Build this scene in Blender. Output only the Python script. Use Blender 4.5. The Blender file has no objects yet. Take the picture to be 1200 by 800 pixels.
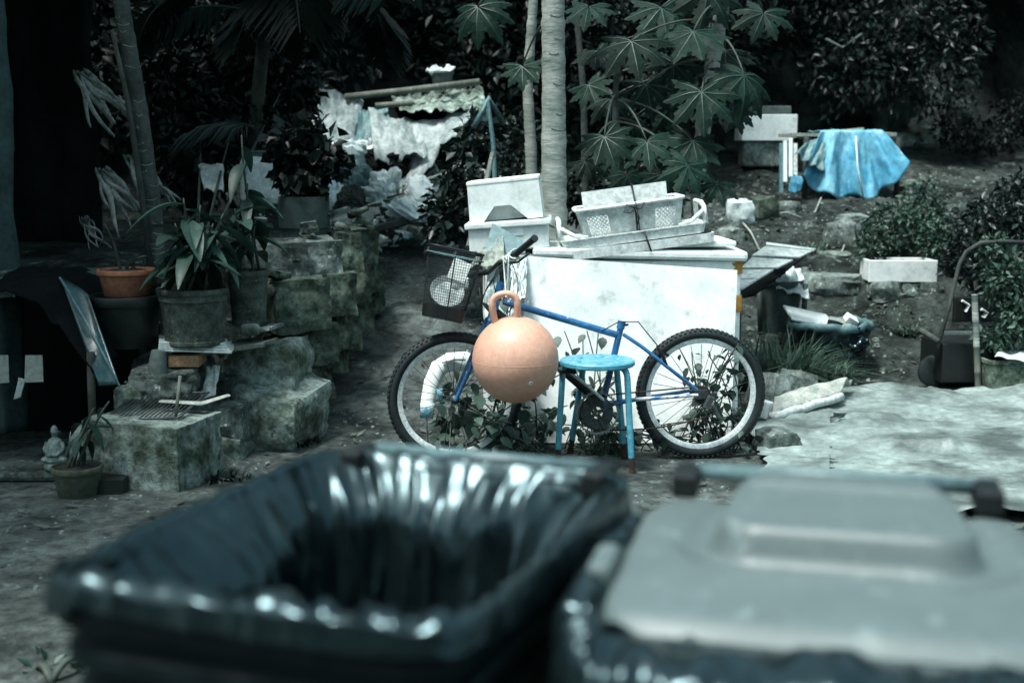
import bpy, bmesh, math, random
import numpy as np
from mathutils import Vector, Matrix, Euler, noise
R = math.radians
PI = math.pi
scene = bpy.context.scene
C = scene.collection
random.seed(7)

# ---------------------------------------------------------------- camera
CAM_H = 1.55
F = 1500.0
PITCH = math.atan(220 / F)
cd = bpy.data.cameras.new('camera')
cam = bpy.data.objects.new('camera', cd)
C.objects.link(cam)
cam.location = (0, 0, CAM_H)
cam.rotation_euler = (PI / 2 - PITCH, 0, 0)
cd.sensor_width = 36
cd.lens = 36 * F / 1200
cd.clip_start = 0.05
cd.clip_end = 500
cd.dof.use_dof = True
cd.dof.focus_distance = 6.4
cd.dof.aperture_fstop = 2.2
scene.camera = cam
# ---------------------------------------------------------------- light
SUN_EL, SUN_AZ = R(68), R(228)      # azimuth: compass angle the light comes from, clockwise from +Y
world = bpy.data.worlds.new('World')
scene.world = world
world.use_nodes = True
wn = world.node_tree
wn.nodes.clear()
wo = wn.nodes.new('ShaderNodeOutputWorld')
bg = wn.nodes.new('ShaderNodeBackground')
sky = wn.nodes.new('ShaderNodeTexSky')
sky.sky_type = 'NISHITA'
sky.sun_disc = False
sky.sun_elevation = SUN_EL
sky.sun_rotation = SUN_AZ
sky.air_density = 1.0
sky.dust_density = 4.0
sky.ozone_density = 1.0
hs = wn.nodes.new('ShaderNodeHueSaturation')
hs.inputs['Saturation'].default_value = 0.85
hs.inputs['Hue'].default_value = 0.46
wn.links.new(sky.outputs[0], hs.inputs['Color'])
tm = wn.nodes.new('ShaderNodeMix'); tm.data_type = 'RGBA'; tm.blend_type = 'MULTIPLY'; tm.inputs[0].default_value = 1.0
tm.inputs[7].default_value = (0.86, 1.0, 0.985, 1)           # thin green-blue overcast under the trees
wn.links.new(hs.outputs[0], tm.inputs[6])
wn.links.new(tm.outputs[2], bg.inputs[0])
bg.inputs[1].default_value = 0.062
wn.links.new(bg.outputs[0], wo.inputs[0])
sd = bpy.data.lights.new('sun', 'SUN')
sd.energy = 1.5
sd.angle = R(14)
sd.color = (0.97, 1.0, 0.97)
sun = bpy.data.objects.new('sun', sd)
C.objects.link(sun)
_d = Vector((math.sin(SUN_AZ) * math.cos(SUN_EL), math.cos(SUN_AZ) * math.cos(SUN_EL), math.sin(SUN_EL)))
sun.rotation_euler = (-_d).to_track_quat('-Z', 'Y').to_euler()
sun.location = _d * 20
scene.view_settings.view_transform = 'Standard'
scene.view_settings.look = 'None'
scene.view_settings.exposure = 1.95
scene.view_settings.gamma = 1.0
scene.render.engine = 'CYCLES'
scene.cycles.use_denoising = True
scene.cycles.max_bounces = 6
scene.cycles.diffuse_bounces = 3
scene.cycles.glossy_bounces = 3
scene.cycles.transmission_bounces = 4
scene.cycles.transparent_max_bounces = 6

# ---------------------------------------------------------------- geometry helpers
_F = Vector((0, math.cos(PITCH), -math.sin(PITCH)))
_U = Vector((0, math.sin(PITCH), math.cos(PITCH)))
_X = Vector((1, 0, 0))
def ray(px, py):
    return _F + _X * ((px - 600) / F) + _U * ((400 - py) / F)
def at(px, py, Y):
    d = ray(px, py)
    return Vector((0, 0, CAM_H)) + d * (Y / d.y)
def on(px, py, z=0.0):
    d = ray(px, py)
    return Vector((0, 0, CAM_H)) + d * ((z - CAM_H) / d.z)
def sm(a, b, x):
    t = min(1.0, max(0.0, (x - a) / (b - a)))
    return t * t * (3 - 2 * t)
def fbm(p, o=4):
    return noise.fractal(Vector(p), 1.0, 2.0, o)

class MB:
    def __init__(s):
        s.v = []; s.f = []; s.m = []
    def add(s, vs, fs, mi=0):
        b = len(s.v)
        s.v += [tuple(v) for v in vs]
        s.f += [tuple(i + b for i in f) for f in fs]
        s.m += [mi] * len(fs)
        return s
    def box(s, c, size, rot=None, mi=0, taper=1.0):
        hx, hy, hz = size[0] / 2, size[1] / 2, size[2] / 2
        vs = []
        for z in (-1, 1):
            k = taper if z < 0 else 1.0
            for x, y in ((-1, -1), (1, -1), (1, 1), (-1, 1)):
                p = Vector((x * hx * k, y * hy * k, z * hz))
                if rot is not None: p = rot @ p
                vs.append(p + Vector(c))
        return s.add(vs, [(3, 2, 1, 0), (4, 5, 6, 7), (0, 1, 5, 4), (1, 2, 6, 5), (2, 3, 7, 6), (3, 0, 4, 7)], mi)
    def tube(s, pts, r, n=8, closed=False, cap=True, mi=0, flat=1.0):
        pts = [Vector(p) for p in pts]
        N = len(pts)
        rs = r if isinstance(r, (list, tuple)) else [r] * N
        up = None
        vs = []
        for i, p in enumerate(pts):
            if closed:
                t = pts[(i + 1) % N] - pts[i - 1]
            else:
                t = pts[min(i + 1, N - 1)] - pts[max(i - 1, 0)]
            t.normalize()
            if up is None:
                up = Vector((0, 0, 1)) if abs(t.z) < 0.9 else Vector((0, 1, 0))
            a = t.cross(up)
            if a.length < 1e-6: a = t.orthogonal()
            a.normalize()
            b = a.cross(t); b.normalize(); up = b
            for k in range(n):
                q = 2 * PI * k / n
                vs.append(p + a * (math.cos(q) * rs[i]) + b * (math.sin(q) * rs[i] * flat))
        fs = []
        for i in range(N if closed else N - 1):
            j = (i + 1) % N
            for k in range(n):
                l = (k + 1) % n
                fs.append((i * n + k, i * n + l, j * n + l, j * n + k))
        if cap and not closed:
            fs.append(tuple(range(n - 1, -1, -1)))
            fs.append(tuple((N - 1) * n + k for k in range(n)))
        return s.add(vs, fs, mi)
    def lathe(s, prof, n=32, c=(0, 0, 0), rot=None, mi=0, fn=None):
        vs = []
        for (r, z) in prof:
            for k in range(n):
                q = 2 * PI * k / n
                rr = r * (fn(q, z) if fn else 1)
                p = Vector((math.cos(q) * rr, math.sin(q) * rr, z))
                if rot is not None: p = rot @ p
                vs.append(p + Vector(c))
        fs = []
        for i in range(len(prof) - 1):
            for k in range(n):
                l = (k + 1) % n
                fs.append((i * n + k, i * n + l, (i + 1) * n + l, (i + 1) * n + k))
        return s.add(vs, fs, mi)
    def grid(s, fn, nu, nv, wrap=False, mi=0, flip=False):
        vs = [fn(i / (nu if wrap else nu - 1), j / (nv - 1)) for j in range(nv) for i in range(nu)]
        fs = []
        for j in range(nv - 1):
            for i in range(nu if wrap else nu - 1):
                k = (i + 1) % nu
                q = (j * nu + i, j * nu + k, (j + 1) * nu + k, (j + 1) * nu + i)
                fs.append(q[::-1] if flip else q)
        return s.add(vs, fs, mi)
    def build(s, name, mat, parent=None, smooth=False, loc=None, bevel=0, solid=0, sub=0, auto=None):
        o0 = ORG.get(parent, Vector((0, 0, 0))) if parent else (Vector(loc) if loc is not None else Vector((0, 0, 0)))
        me = bpy.data.meshes.new(name)
        me.from_pydata([(v[0] - o0[0], v[1] - o0[1], v[2] - o0[2]) for v in s.v], [], s.f)
        for m in (mat if isinstance(mat, (list, tuple)) else [mat]):
            me.materials.append(m)
        if len(me.materials) > 1:
            me.polygons.foreach_set('material_index', s.m)
        if smooth:
            me.polygons.foreach_set('use_smooth', [True] * len(me.polygons))
            if auto: me.set_sharp_from_angle(angle=R(auto))
        me.update()
        o = bpy.data.objects.new(name, me)
        C.objects.link(o)
        if parent:
            o.parent = parent
            ORG[o] = o0
        else:
            o.location = o0
            ORG[o] = o0
        if solid:
            md = o.modifiers.new('thick', 'SOLIDIFY'); md.thickness = solid; md.offset = 0
        if bevel:
            md = o.modifiers.new('bevel', 'BEVEL'); md.width = bevel; md.segments = 2; md.limit_method = 'ANGLE'
        if sub:
            md = o.modifiers.new('sub', 'SUBSURF'); md.levels = sub; md.render_levels = sub
        return o
ORG = {}
def tag(o, label=None, cat=None, group=None, kind=None):
    if label: o['label'] = label
    if cat: o['category'] = cat
    if group: o['group'] = group
    if kind: o['kind'] = kind
    return o
def thing(name, loc, label, cat, group=None):
    o = bpy.data.objects.new(name, None)
    o.empty_display_size = 0.1
    C.objects.link(o)
    o.location = loc
    ORG[o] = Vector(loc)
    return tag(o, label, cat, group)
def inst(name, mesh, parent, loc, rot=(0, 0, 0), sc=1.0):
    """an object sharing mesh data; loc in world coordinates"""
    o = bpy.data.objects.new(name, mesh)
    C.objects.link(o)
    l = Vector(loc)
    if parent:
        o.parent = parent
        l = l - ORG[parent]
    o.location = l
    if isinstance(rot, Matrix): o.rotation_euler = rot.to_euler()
    else: o.rotation_euler = rot
    o.scale = (sc, sc, sc) if isinstance(sc, (int, float)) else sc
    return o
def rz(a): return Matrix.Rotation(a, 3, 'Z')
def rx(a): return Matrix.Rotation(a, 3, 'X')
def ry(a): return Matrix.Rotation(a, 3, 'Y')
def frame(xa, up=(0, 0, 1)):
    """rotation matrix whose X axis is xa and Z close to up"""
    x = Vector(xa).normalized(); z = Vector(up)
    y = z.cross(x).normalized(); z = x.cross(y)
    return Matrix((x, y, z)).transposed()
def look_to(z, x=(1, 0, 0)):
    """rotation whose Z axis is z"""
    z = Vector(z).normalized(); x = Vector(x)
    y = z.cross(x)
    if y.length < 1e-4: y = z.orthogonal()
    y.normalize(); x = y.cross(z)
    return Matrix((x, y, z)).transposed()
def lerp(a, b, t): return Vector(a) * (1 - t) + Vector(b) * t
def bez(p0, p1, p2, n=10):
    p0, p1, p2 = Vector(p0), Vector(p1), Vector(p2)
    return [p0 * (1 - t) ** 2 + p1 * 2 * t * (1 - t) + p2 * t * t for t in [i / (n - 1) for i in range(n)]]

# ---------------------------------------------------------------- materials
def M(name, c1, c2=None, scale=4.0, rough=0.7, bump=0.15, bscale=40.0, metal=0.0, spec=0.4, c3=None, s3=9.0, t3=0.58,
      vary=0.0, wave=None, bdist=0.01, coat=0, stretch=None, lo=0.35, hi=0.65, rvar=0.12, attr=None, trans=0.0, w3=0.06, grain=0.4, gs=None):
    m = bpy.data.materials.new(name)
    m.use_nodes = True
    nt = m.node_tree
    N, L = nt.nodes, nt.links
    b = N['Principled BSDF']
    out = N['Material Output']
    tc = N.new('ShaderNodeTexCoord')
    vec = tc.outputs['Object']
    if stretch:
        mp = N.new('ShaderNodeMapping'); mp.inputs['Scale'].default_value = stretch
        L.new(vec, mp.inputs['Vector']); vec = mp.outputs[0]
    def tex(sc, det=6, rgh=0.6):
        t = N.new('ShaderNodeTexNoise'); t.inputs['Scale'].default_value = sc
        t.inputs['Detail'].default_value = det; t.inputs['Roughness'].default_value = rgh
        L.new(vec, t.inputs['Vector']); return t.outputs['Fac']
    def ramp(f, a, bb):
        r = N.new('ShaderNodeMapRange'); r.inputs['From Min'].default_value = a; r.inputs['From Max'].default_value = bb
        L.new(f, r.inputs['Value']); return r.outputs[0]
    def mix(f, A, B, mode='MIX'):
        x = N.new('ShaderNodeMix'); x.data_type = 'RGBA'; x.blend_type = mode
        if isinstance(f, float): x.inputs[0].default_value = f
        else: L.new(f, x.inputs[0])
        for v, i in ((A, 6), (B, 7)):
            if isinstance(v, tuple): x.inputs[i].default_value = (v[0], v[1], v[2], 1)
            else: L.new(v, x.inputs[i])
        return x.outputs[2]
    c2 = c2 or tuple(k * 0.7 for k in c1)
    def cool(c):
        if c is None or c[0] > 1.2 * c[1]: return c
        k = 0.84 if max(c) < 0.35 else 0.96
        return (c[0] * k, c[1], c[2] * 1.0)
    c1, c2, c3 = cool(c1), cool(c2), cool(c3)
    n1 = tex(scale)
    col = mix(ramp(n1, lo, hi), tuple(c1), tuple(c2))
    if c3: col = mix(ramp(tex(s3, 8, 0.7), t3, t3 + w3), col, tuple(c3))
    if grain:
        gr = N.new('ShaderNodeMapRange'); gr.inputs['From Min'].default_value = 0.32; gr.inputs['From Max'].default_value = 0.68
        gr.inputs['To Min'].default_value = 1 - grain; gr.inputs['To Max'].default_value = 1 + grain
        L.new(tex(gs or scale * 6, 9, 0.72), gr.inputs['Value'])
        col = mix(1.0, col, gr.outputs[0], 'MULTIPLY')
    if vary:
        oi = N.new('ShaderNodeObjectInfo')
        col = mix(1.0, col, mixv(N, L, oi.outputs['Random'], 1 - vary, 1 + vary), 'MULTIPLY')
    if attr:
        an = N.new('ShaderNodeAttribute'); an.attribute_name = attr
        col = mix(1.0, col, an.outputs['Color'], 'MULTIPLY')
    L.new(col, b.inputs['Base Color'])
    rr = N.new('ShaderNodeMapRange'); rr.inputs['To Min'].default_value = max(0.02, rough - rvar); rr.inputs['To Max'].default_value = min(1, rough + rvar)
    L.new(n1, rr.inputs['Value']); L.new(rr.outputs[0], b.inputs['Roughness'])
    b.inputs['Metallic'].default_value = metal
    b.inputs['Specular IOR Level'].default_value = spec
    b.inputs['Coat Weight'].default_value = coat
    if bump:
        bp = N.new('ShaderNodeBump'); bp.inputs['Strength'].default_value = bump; bp.inputs['Distance'].default_value = bdist
        L.new(tex(bscale, 8, 0.65), bp.inputs['Height']); L.new(bp.outputs[0], b.inputs['Normal'])
    if trans:
        tr = N.new('ShaderNodeBsdfTranslucent'); L.new(col, tr.inputs['Color'])
        ms = N.new('ShaderNodeMixShader'); ms.inputs[0].default_value = trans
        L.new(b.outputs[0], ms.inputs[1]); L.new(tr.outputs[0], ms.inputs[2]); L.new(ms.outputs[0], out.inputs[0])
    return m
def mixv(N, L, v, a, b):
    r = N.new('ShaderNodeMapRange'); r.inputs['To Min'].default_value = a; r.inputs['To Max'].default_value = b
    L.new(v, r.inputs['Value']); return r.outputs[0]

MT = {}
MT['ground'] = M('ground_soil', (0.125, 0.128, 0.12), (0.020, 0.023, 0.022), 1.9, 0.95, 1.0, 22, c3=(0.24, 0.25, 0.235), s3=7, t3=0.57, bdist=0.03, grain=0.75, gs=13, w3=0.2, spec=0.15)
MT['stone'] = M('mossy_stone', (0.23, 0.235, 0.22), (0.036, 0.044, 0.036), 5, grain=0.7, gs=24, spec=0.15, rough=0.9, bump=0.9, bscale=26, c3=(0.34, 0.37, 0.35), s3=22, t3=0.60, vary=0.35, bdist=0.015)
MT['moss_stone'] = M('green_stone', (0.125, 0.138, 0.108), (0.022, 0.03, 0.023), 5, grain=0.8, gs=26, spec=0.12, rough=0.95, bump=0.9, bscale=30, c3=(0.2, 0.23, 0.2), s3=30, t3=0.62, vary=0.3, bdist=0.012)
MT['pale_stone'] = M('pale_stone', (0.31, 0.325, 0.30), (0.055, 0.068, 0.045), 6.5, grain=0.7, gs=30, spec=0.15, rough=0.9, bump=0.9, bscale=30, c3=(0.045, 0.055, 0.04), s3=9, t3=0.60, vary=0.2, bdist=0.015)
MT['cliff'] = M('dark_rock', (0.052, 0.057, 0.054), (0.007, 0.009, 0.009), 0.8, grain=0.7, gs=6, spec=0.1, rough=0.95, bump=0.9, bscale=6, c3=(0.07, 0.075, 0.07), s3=3, t3=0.62, bdist=0.06)
MT['foam'] = M('white_foam', (0.80, 0.83, 0.81), (0.70, 0.74, 0.72), 6, 0.75, 0.25, 160, c3=(0.30, 0.32, 0.29), s3=7, t3=0.56, bdist=0.004, w3=0.25, grain=0.14)
MT['board'] = M('white_board', (0.80, 0.82, 0.80), (0.60, 0.64, 0.62), 4.5, 0.6, 0.1, 60, c3=(0.16, 0.18, 0.165), s3=5.5, t3=0.545, bdist=0.003, w3=0.25, grain=0.12, gs=30)
MT['board_edge'] = M('board_edge', (0.18, 0.2, 0.19), (0.08, 0.09, 0.09), 20, 0.9, 0.5, 90)
MT['tape'] = M('brown_tape', (0.36, 0.20, 0.045), (0.25, 0.13, 0.04), 12, 0.35, 0.2, 40)
MT['plastic_w'] = M('white_plastic', (0.82, 0.84, 0.82), (0.70, 0.74, 0.72), 5, 0.45, 0.08, 60, c3=(0.36, 0.4, 0.37), s3=13, t3=0.67, trans=0.12)
MT['plastic_c'] = M('cloudy_plastic', (0.66, 0.70, 0.69), (0.54, 0.58, 0.57), 5, 0.35, 0.05, 60, trans=0.3)
MT['greyboard'] = M('grey_board', (0.56, 0.59, 0.575), (0.44, 0.47, 0.46), 5, 0.6, 0.1, 60, c3=(0.15, 0.17, 0.16), s3=16, t3=0.66)
MT['bluegrey'] = M('blue_grey_sheet', (0.13, 0.21, 0.22), (0.09, 0.15, 0.16), 4, 0.5, 0.1, 50)
MT['wood'] = M('weathered_wood', (0.17, 0.165, 0.14), (0.075, 0.075, 0.066), 7, 0.85, 0.5, 40, stretch=(1, 1, 0.25), c3=(0.28, 0.28, 0.25), s3=20, t3=0.63)
MT['darkwood'] = M('dark_wood', (0.05, 0.05, 0.045), (0.02, 0.022, 0.02), 7, 0.85, 0.5, 40, vary=0.3)
MT['palewood'] = M('pale_wood', (0.40, 0.40, 0.36), (0.22, 0.225, 0.205), 9, 0.8, 0.5, 40, c3=(0.09, 0.09, 0.08), s3=16, t3=0.62)
MT['bark'] = M('papaya_bark', (0.36, 0.37, 0.34), (0.17, 0.18, 0.16), 4, 0.9, 0.6, 40, c3=(0.07, 0.075, 0.066), s3=12, t3=0.62, stretch=(0.45, 0.45, 2.2), grain=0.45, w3=0.15, spec=0.15)
MT['bark_d'] = M('dark_bark', (0.075, 0.08, 0.072), (0.026, 0.03, 0.026), 7, 0.9, 0.7, 35, c3=(0.19, 0.2, 0.18), s3=22, t3=0.63)
MT['blue'] = M('blue_frame_paint', (0.03, 0.15, 0.33), (0.015, 0.075, 0.19), 9, 0.32, 0.05, 80, spec=0.6, c3=(0.42, 0.45, 0.45), s3=26, t3=0.62, coat=0.3, w3=0.02)
MT['blue_worn'] = M('worn_blue_paint', (0.03, 0.13, 0.32), (0.5, 0.53, 0.54), 16, 0.35, 0.05, 80, spec=0.6, coat=0.2, lo=0.48, hi=0.58)
MT['stool'] = M('turquoise_paint', (0.085, 0.33, 0.43), (0.065, 0.28, 0.38), 6, 0.4, 0.08, 60, c3=(0.10, 0.06, 0.04), s3=26, t3=0.675, coat=0.2, w3=0.02)
MT['rust'] = M('rust', (0.06, 0.035, 0.025), (0.02, 0.015, 0.013), 30, 0.95, 0.8, 90)
MT['rubber'] = M('black_rubber', (0.014, 0.02, 0.022), (0.008, 0.012, 0.013), 9, 0.7, 0.2, 80, c3=(0.07, 0.075, 0.07), s3=20, t3=0.68)
MT['alu'] = M('dull_alloy', (0.74, 0.78, 0.78), (0.55, 0.6, 0.6), 12, 0.4, 0.05, 90, metal=0.2, c3=(0.2, 0.19, 0.17), s3=30, t3=0.68)
MT['steel'] = M('dark_steel', (0.12, 0.125, 0.125), (0.05, 0.05, 0.05), 18, 0.5, 0.2, 90, metal=0.6, c3=(0.09, 0.05, 0.03), s3=30, t3=0.6)
MT['black'] = M('black_plastic', (0.007, 0.009, 0.010), (0.004, 0.006, 0.006), 8, 0.5, 0.1, 90, spec=0.4)
MT['wire'] = M('black_wire', (0.008, 0.014, 0.016), (0.005, 0.008, 0.009), 8, 0.5, 0)
MT['white'] = M('white_paint', (0.8, 0.83, 0.82), (0.7, 0.74, 0.73), 8, 0.5, 0.05, 60, c3=(0.4, 0.43, 0.42), s3=15, t3=0.66, grain=0.1)
MT['rope'] = M('white_rope', (0.68, 0.72, 0.7), (0.45, 0.5, 0.48), 60, 0.85, 0.4, 200)
MT['ball'] = M('peach_rubber', (0.60, 0.36, 0.27), (0.52, 0.28, 0.19), 2.6, 0.45, 0.06, 120, spec=0.35, c3=(0.22, 0.12, 0.09), s3=17, t3=0.64, w3=0.15, grain=0.14, gs=40)
MT['lid'] = M('grey_bin_plastic', (0.118, 0.132, 0.132), (0.098, 0.11, 0.11), 5, 0.42, 0.12, 220, spec=0.45, c3=(0.165, 0.18, 0.178), s3=24, t3=0.58, bdist=0.003, grain=0.1, gs=60)
MT['bin'] = M('dark_bin_plastic', (0.006, 0.012, 0.013), (0.004, 0.009, 0.010), 7, 0.5, 0.1, 180, spec=0.2, bdist=0.003)
MT['bag'] = M('black_bag_film', (0.006, 0.010, 0.011), (0.005, 0.008, 0.009), 7, 0.21, 0.10, 9, spec=0.6, bdist=0.012, rvar=0.03)
MT['sheet'] = M('dirty_plastic_sheet', (0.30, 0.315, 0.30), (0.08, 0.09, 0.084), 2.4, 0.45, 0.6, 7, spec=0.5, c3=(0.06, 0.066, 0.06), s3=2.6, t3=0.53, bdist=0.03, w3=0.22, grain=0.4, gs=16)
MT['tarp_w'] = M('white_tarp', (0.62, 0.68, 0.68), (0.42, 0.49, 0.49), 3, 0.5, 0.4, 12, c3=(0.24, 0.28, 0.27), s3=6, t3=0.6, bdist=0.02, vary=0.15)
MT['tarp_t'] = M('teal_grey_tarp', (0.13, 0.21, 0.22), (0.075, 0.125, 0.13), 3, 0.5, 0.4, 12, bdist=0.02, vary=0.2)
MT['tarp_b'] = M('blue_tarp', (0.20, 0.46, 0.58), (0.05, 0.27, 0.42), 2.2, 0.4, 0.35, 12, bdist=0.015, c3=(0.4, 0.62, 0.72), s3=7, t3=0.62)
MT['tarp_d'] = M('dark_tarp_and_shade', (0.0045, 0.006, 0.006), (0.0025, 0.0035, 0.0035), 3, 0.85, 0.4, 12, bdist=0.02, spec=0.1)  # black tarpaulin, also painted in for shade in gaps and hollows
MT['terra'] = M('terracotta', (0.30, 0.125, 0.07), (0.22, 0.095, 0.055), 4, 0.8, 0.2, 60, c3=(0.3, 0.25, 0.21), s3=12, t3=0.64)
MT['pot_d'] = M('dark_glazed_pot', (0.014, 0.018, 0.017), (0.008, 0.011, 0.01), 6, 0.45, 0.3, 30)
MT['pot_m'] = M('mossy_cast_pot', (0.085, 0.095, 0.082), (0.022, 0.03, 0.022), 14, 0.9, 0.8, 45, c3=(0.17, 0.19, 0.16), s3=40, t3=0.6, bdist=0.012)
MT['pot_g'] = M('grey_pot', (0.12, 0.135, 0.125), (0.07, 0.08, 0.074), 5, 0.85, 0.4, 40)
MT['pot_o'] = M('olive_pot', (0.085, 0.085, 0.055), (0.05, 0.052, 0.038), 5, 0.85, 0.4, 40)
MT['soil'] = M('potting_soil', (0.03, 0.028, 0.024), (0.014, 0.013, 0.012), 20, 0.95, 1.0, 60)
MT['brick'] = M('orange_brick', (0.30, 0.18, 0.10), (0.2, 0.125, 0.075), 12, 0.9, 0.5, 60)
MT['tile'] = M('white_tile', (0.62, 0.67, 0.65), (0.5, 0.55, 0.53), 6, 0.4, 0.1, 60, c3=(0.2, 0.23, 0.21), s3=12, t3=0.64)
MT['paper'] = M('pale_paper', (0.56, 0.60, 0.58), (0.46, 0.5, 0.48), 6, 0.8, 0.1, 60, vary=0.15)
MT['card'] = M('cardboard', (0.33, 0.32, 0.28), (0.25, 0.245, 0.22), 6, 0.85, 0.2, 60, vary=0.2)
MT['marble'] = M('pale_figurine', (0.26, 0.29, 0.275), (0.09, 0.11, 0.10), 22, grain=0.5, rough=0.6, bump=0.5, bscale=60)
MT['glass'] = M('blue_film', (0.06, 0.13, 0.15), (0.04, 0.09, 0.1), 5, 0.2, 0.2, 14, spec=0.6, trans=0.35)
MT['corr'] = M('fibre_sheet', (0.50, 0.55, 0.53), (0.36, 0.4, 0.385), 5, 0.8, 0.2, 50, c3=(0.19, 0.22, 0.2), s3=9, t3=0.62)
MT['bin_g'] = M('green_grey_bin', (0.05, 0.065, 0.062), (0.03, 0.04, 0.038), 5, 0.5, 0.2, 40)
MT['tapeblue'] = M('blue_print', (0.11, 0.30, 0.38), (0.45, 0.53, 0.55), 30, 0.4, 0, lo=0.45, hi=0.55)
LEAF = dict(attr='lv', rvar=0.08)
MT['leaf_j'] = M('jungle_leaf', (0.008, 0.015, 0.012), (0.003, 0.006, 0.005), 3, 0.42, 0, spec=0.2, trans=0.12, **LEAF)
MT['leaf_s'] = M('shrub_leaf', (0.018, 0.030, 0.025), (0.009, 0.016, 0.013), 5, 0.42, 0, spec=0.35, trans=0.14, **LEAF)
MT['leaf_l'] = M('light_leaf', (0.06, 0.10, 0.072), (0.036, 0.062, 0.047), 5, 0.5, 0, spec=0.4, trans=0.2, **LEAF)
MT['leaf_v'] = M('vine_leaf', (0.06, 0.095, 0.072), (0.03, 0.052, 0.04), 9, 0.42, 0.2, 60, spec=0.5, trans=0.18, vary=0.5)
MT['leaf_p'] = M('papaya_leaf', (0.009, 0.028, 0.019), (0.004, 0.013, 0.009), 5, 0.6, 0.25, 30, spec=0.12, trans=0.18, vary=0.35)
MT['vein'] = M('leaf_vein', (0.028, 0.058, 0.044), (0.02, 0.045, 0.034), 5, 0.5, 0, trans=0.1)
MT['leaf_t'] = M('broad_pot_leaf', (0.035, 0.068, 0.052), (0.02, 0.042, 0.032), 6, 0.42, 0.15, 50, spec=0.3, trans=0.15, vary=0.4)
MT['leaf_f'] = M('palm_leaf', (0.010, 0.022, 0.017), (0.006, 0.012, 0.010), 6, 0.45, 0, spec=0.35, trans=0.12)
MT['grass'] = M('grass_blade', (0.09, 0.13, 0.095), (0.045, 0.07, 0.05), 5, 0.5, 0, trans=0.2, **LEAF)
MT['stem'] = M('plant_stem', (0.06, 0.07, 0.055), (0.035, 0.042, 0.034), 9, 0.7, 0.2, 60)
MT['deadleaf'] = M('dead_leaf', (0.34, 0.36, 0.335), (0.12, 0.135, 0.12), 8, 0.8, 0.5, 40, c3=(0.03, 0.035, 0.03), s3=9, t3=0.57)
MT['litter'] = M('leaf_litter', (0.12, 0.12, 0.105), (0.055, 0.057, 0.052), 9, 0.85, 0, attr='lv')
MT['pebble'] = M('pebble', (0.24, 0.255, 0.245), (0.12, 0.13, 0.125), 9, 0.9, 0.3, 60, attr='lv')

MT['slope'] = M('slope_humus', (0.062, 0.066, 0.06), (0.009, 0.011, 0.010), 1.9, 0.95, 1.0, 18, c3=(0.19, 0.2, 0.185), s3=6, t3=0.60, bdist=0.04, grain=0.8, gs=12, w3=0.15, spec=0.1)
MT['paleleaf'] = M('pale_litter', (0.17, 0.175, 0.155), (0.07, 0.075, 0.066), 9, 0.85, 0, attr='lv')
MT['tarp_h'] = M('grimy_tarp', (0.42, 0.455, 0.45), (0.17, 0.20, 0.20), 4.5, 0.5, 0.5, 14, c3=(0.08, 0.095, 0.09), s3=5, t3=0.56, bdist=0.03, vary=0.15, grain=0.35, w3=0.2)
MT['bag'].node_tree.nodes['Principled BSDF'].inputs['Specular Tint'].default_value = (0.62, 0.92, 1.0, 1)   # bluish black film

# ================================================================ THE SETTING
def gz(x, y):
    zr = 0.31 * max(0.0, y - 8.7) if y < 14.2 else 0.31 * 5.5 + 1.15 * min(y - 14.2, 6) + 0.25 * max(0, y - 20.2)
    zl = 0.27 * max(0.0, y - 7.4) if y < 12.6 else 0.27 * 5.2 + 1.1 * min(y - 12.6, 7) + 0.25 * max(0, y - 19.6)
    w = sm(0.1, 1.3, x)
    z = zl * (1 - w) + zr * w
    # terrace on the left held by stones
    a = sm(-1.42, -1.62, x)
    b = sm(-1.95, -2.1, x)
    t = 0.50 * sm(6.2, 6.55, y) * a * (1 - b) + 0.5 * sm(7.15, 7.4, y) * a * b + 0.42 * sm(7.0, 7.35, y) * sm(-1.28, -1.48, x)
    t *= 1 - sm(9.5, 11, y) * 0.6
    z = max(z * (1 - 0.8 * sm(-1.3, -1.5, x) * (1 - sm(9.5, 11.5, y))), 0) + t
    # right step: low earth bank
    z += 0.22 * sm(9.6, 9.9, y + 0.15 * math.sin(x * 2.3)) * sm(0.9, 1.6, x) * (1 - sm(11, 13, y))
    k = sm(6.9, 8.2, abs(y) if y > 0 else 0) * 0.05 + 0.012
    z += k * fbm((x * 1.3, y * 1.3, 3.1)) + 0.010 * fbm((x * 6, y * 6, 9.0)) * sm(6.7, 7.4, y)
    if y > 13:
        z += 0.7 * sm(13, 16, y) * fbm((x * 0.5, y * 0.5, 1.0))
    return z
def axis(lo, hi, step, far_lo, far_hi):
    a = list(np.arange(lo, hi, step))
    x = lo; s = step; L = []
    while x > far_lo:
        s *= 1.35; x -= s; L.append(x)
    x = hi; s = step; H = [hi]
    while x < far_hi:
        s *= 1.35; x += s; H.append(x)
    return L[::-1] + a + H
xs = axis(-4.0, 6.5, 0.06, -70, 70)
ys = axis(3.0, 15.5, 0.06, -60, 80)
g = MB()
g.v = [(x, y, gz(x, y)) for y in ys for x in xs]
nx = len(xs)
g.f = [(j * nx + i, j * nx + i + 1, (j + 1) * nx + i + 1, (j + 1) * nx + i) for j in range(len(ys) - 1) for i in range(nx - 1)]
g.m = [0] * len(g.f)
def soil_of(v):
    n = fbm((v[0] * 1.3, v[1] * 1.3, 6.6))
    if v[0] > .75 + .3 * n and v[1] > 8.5 + .4 * n: return 2
    return 2 if v[0] < -1.55 + .15 * n and v[1] > 6.9 else 0
g.m = [1 if (g.v[f[0]][1] > 12.5 - (0 if g.v[f[0]][0] < .8 else -1.6) + .5 * math.sin(g.v[f[0]][0] * 3)) else soil_of(g.v[f[0]]) for f in g.f]
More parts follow.
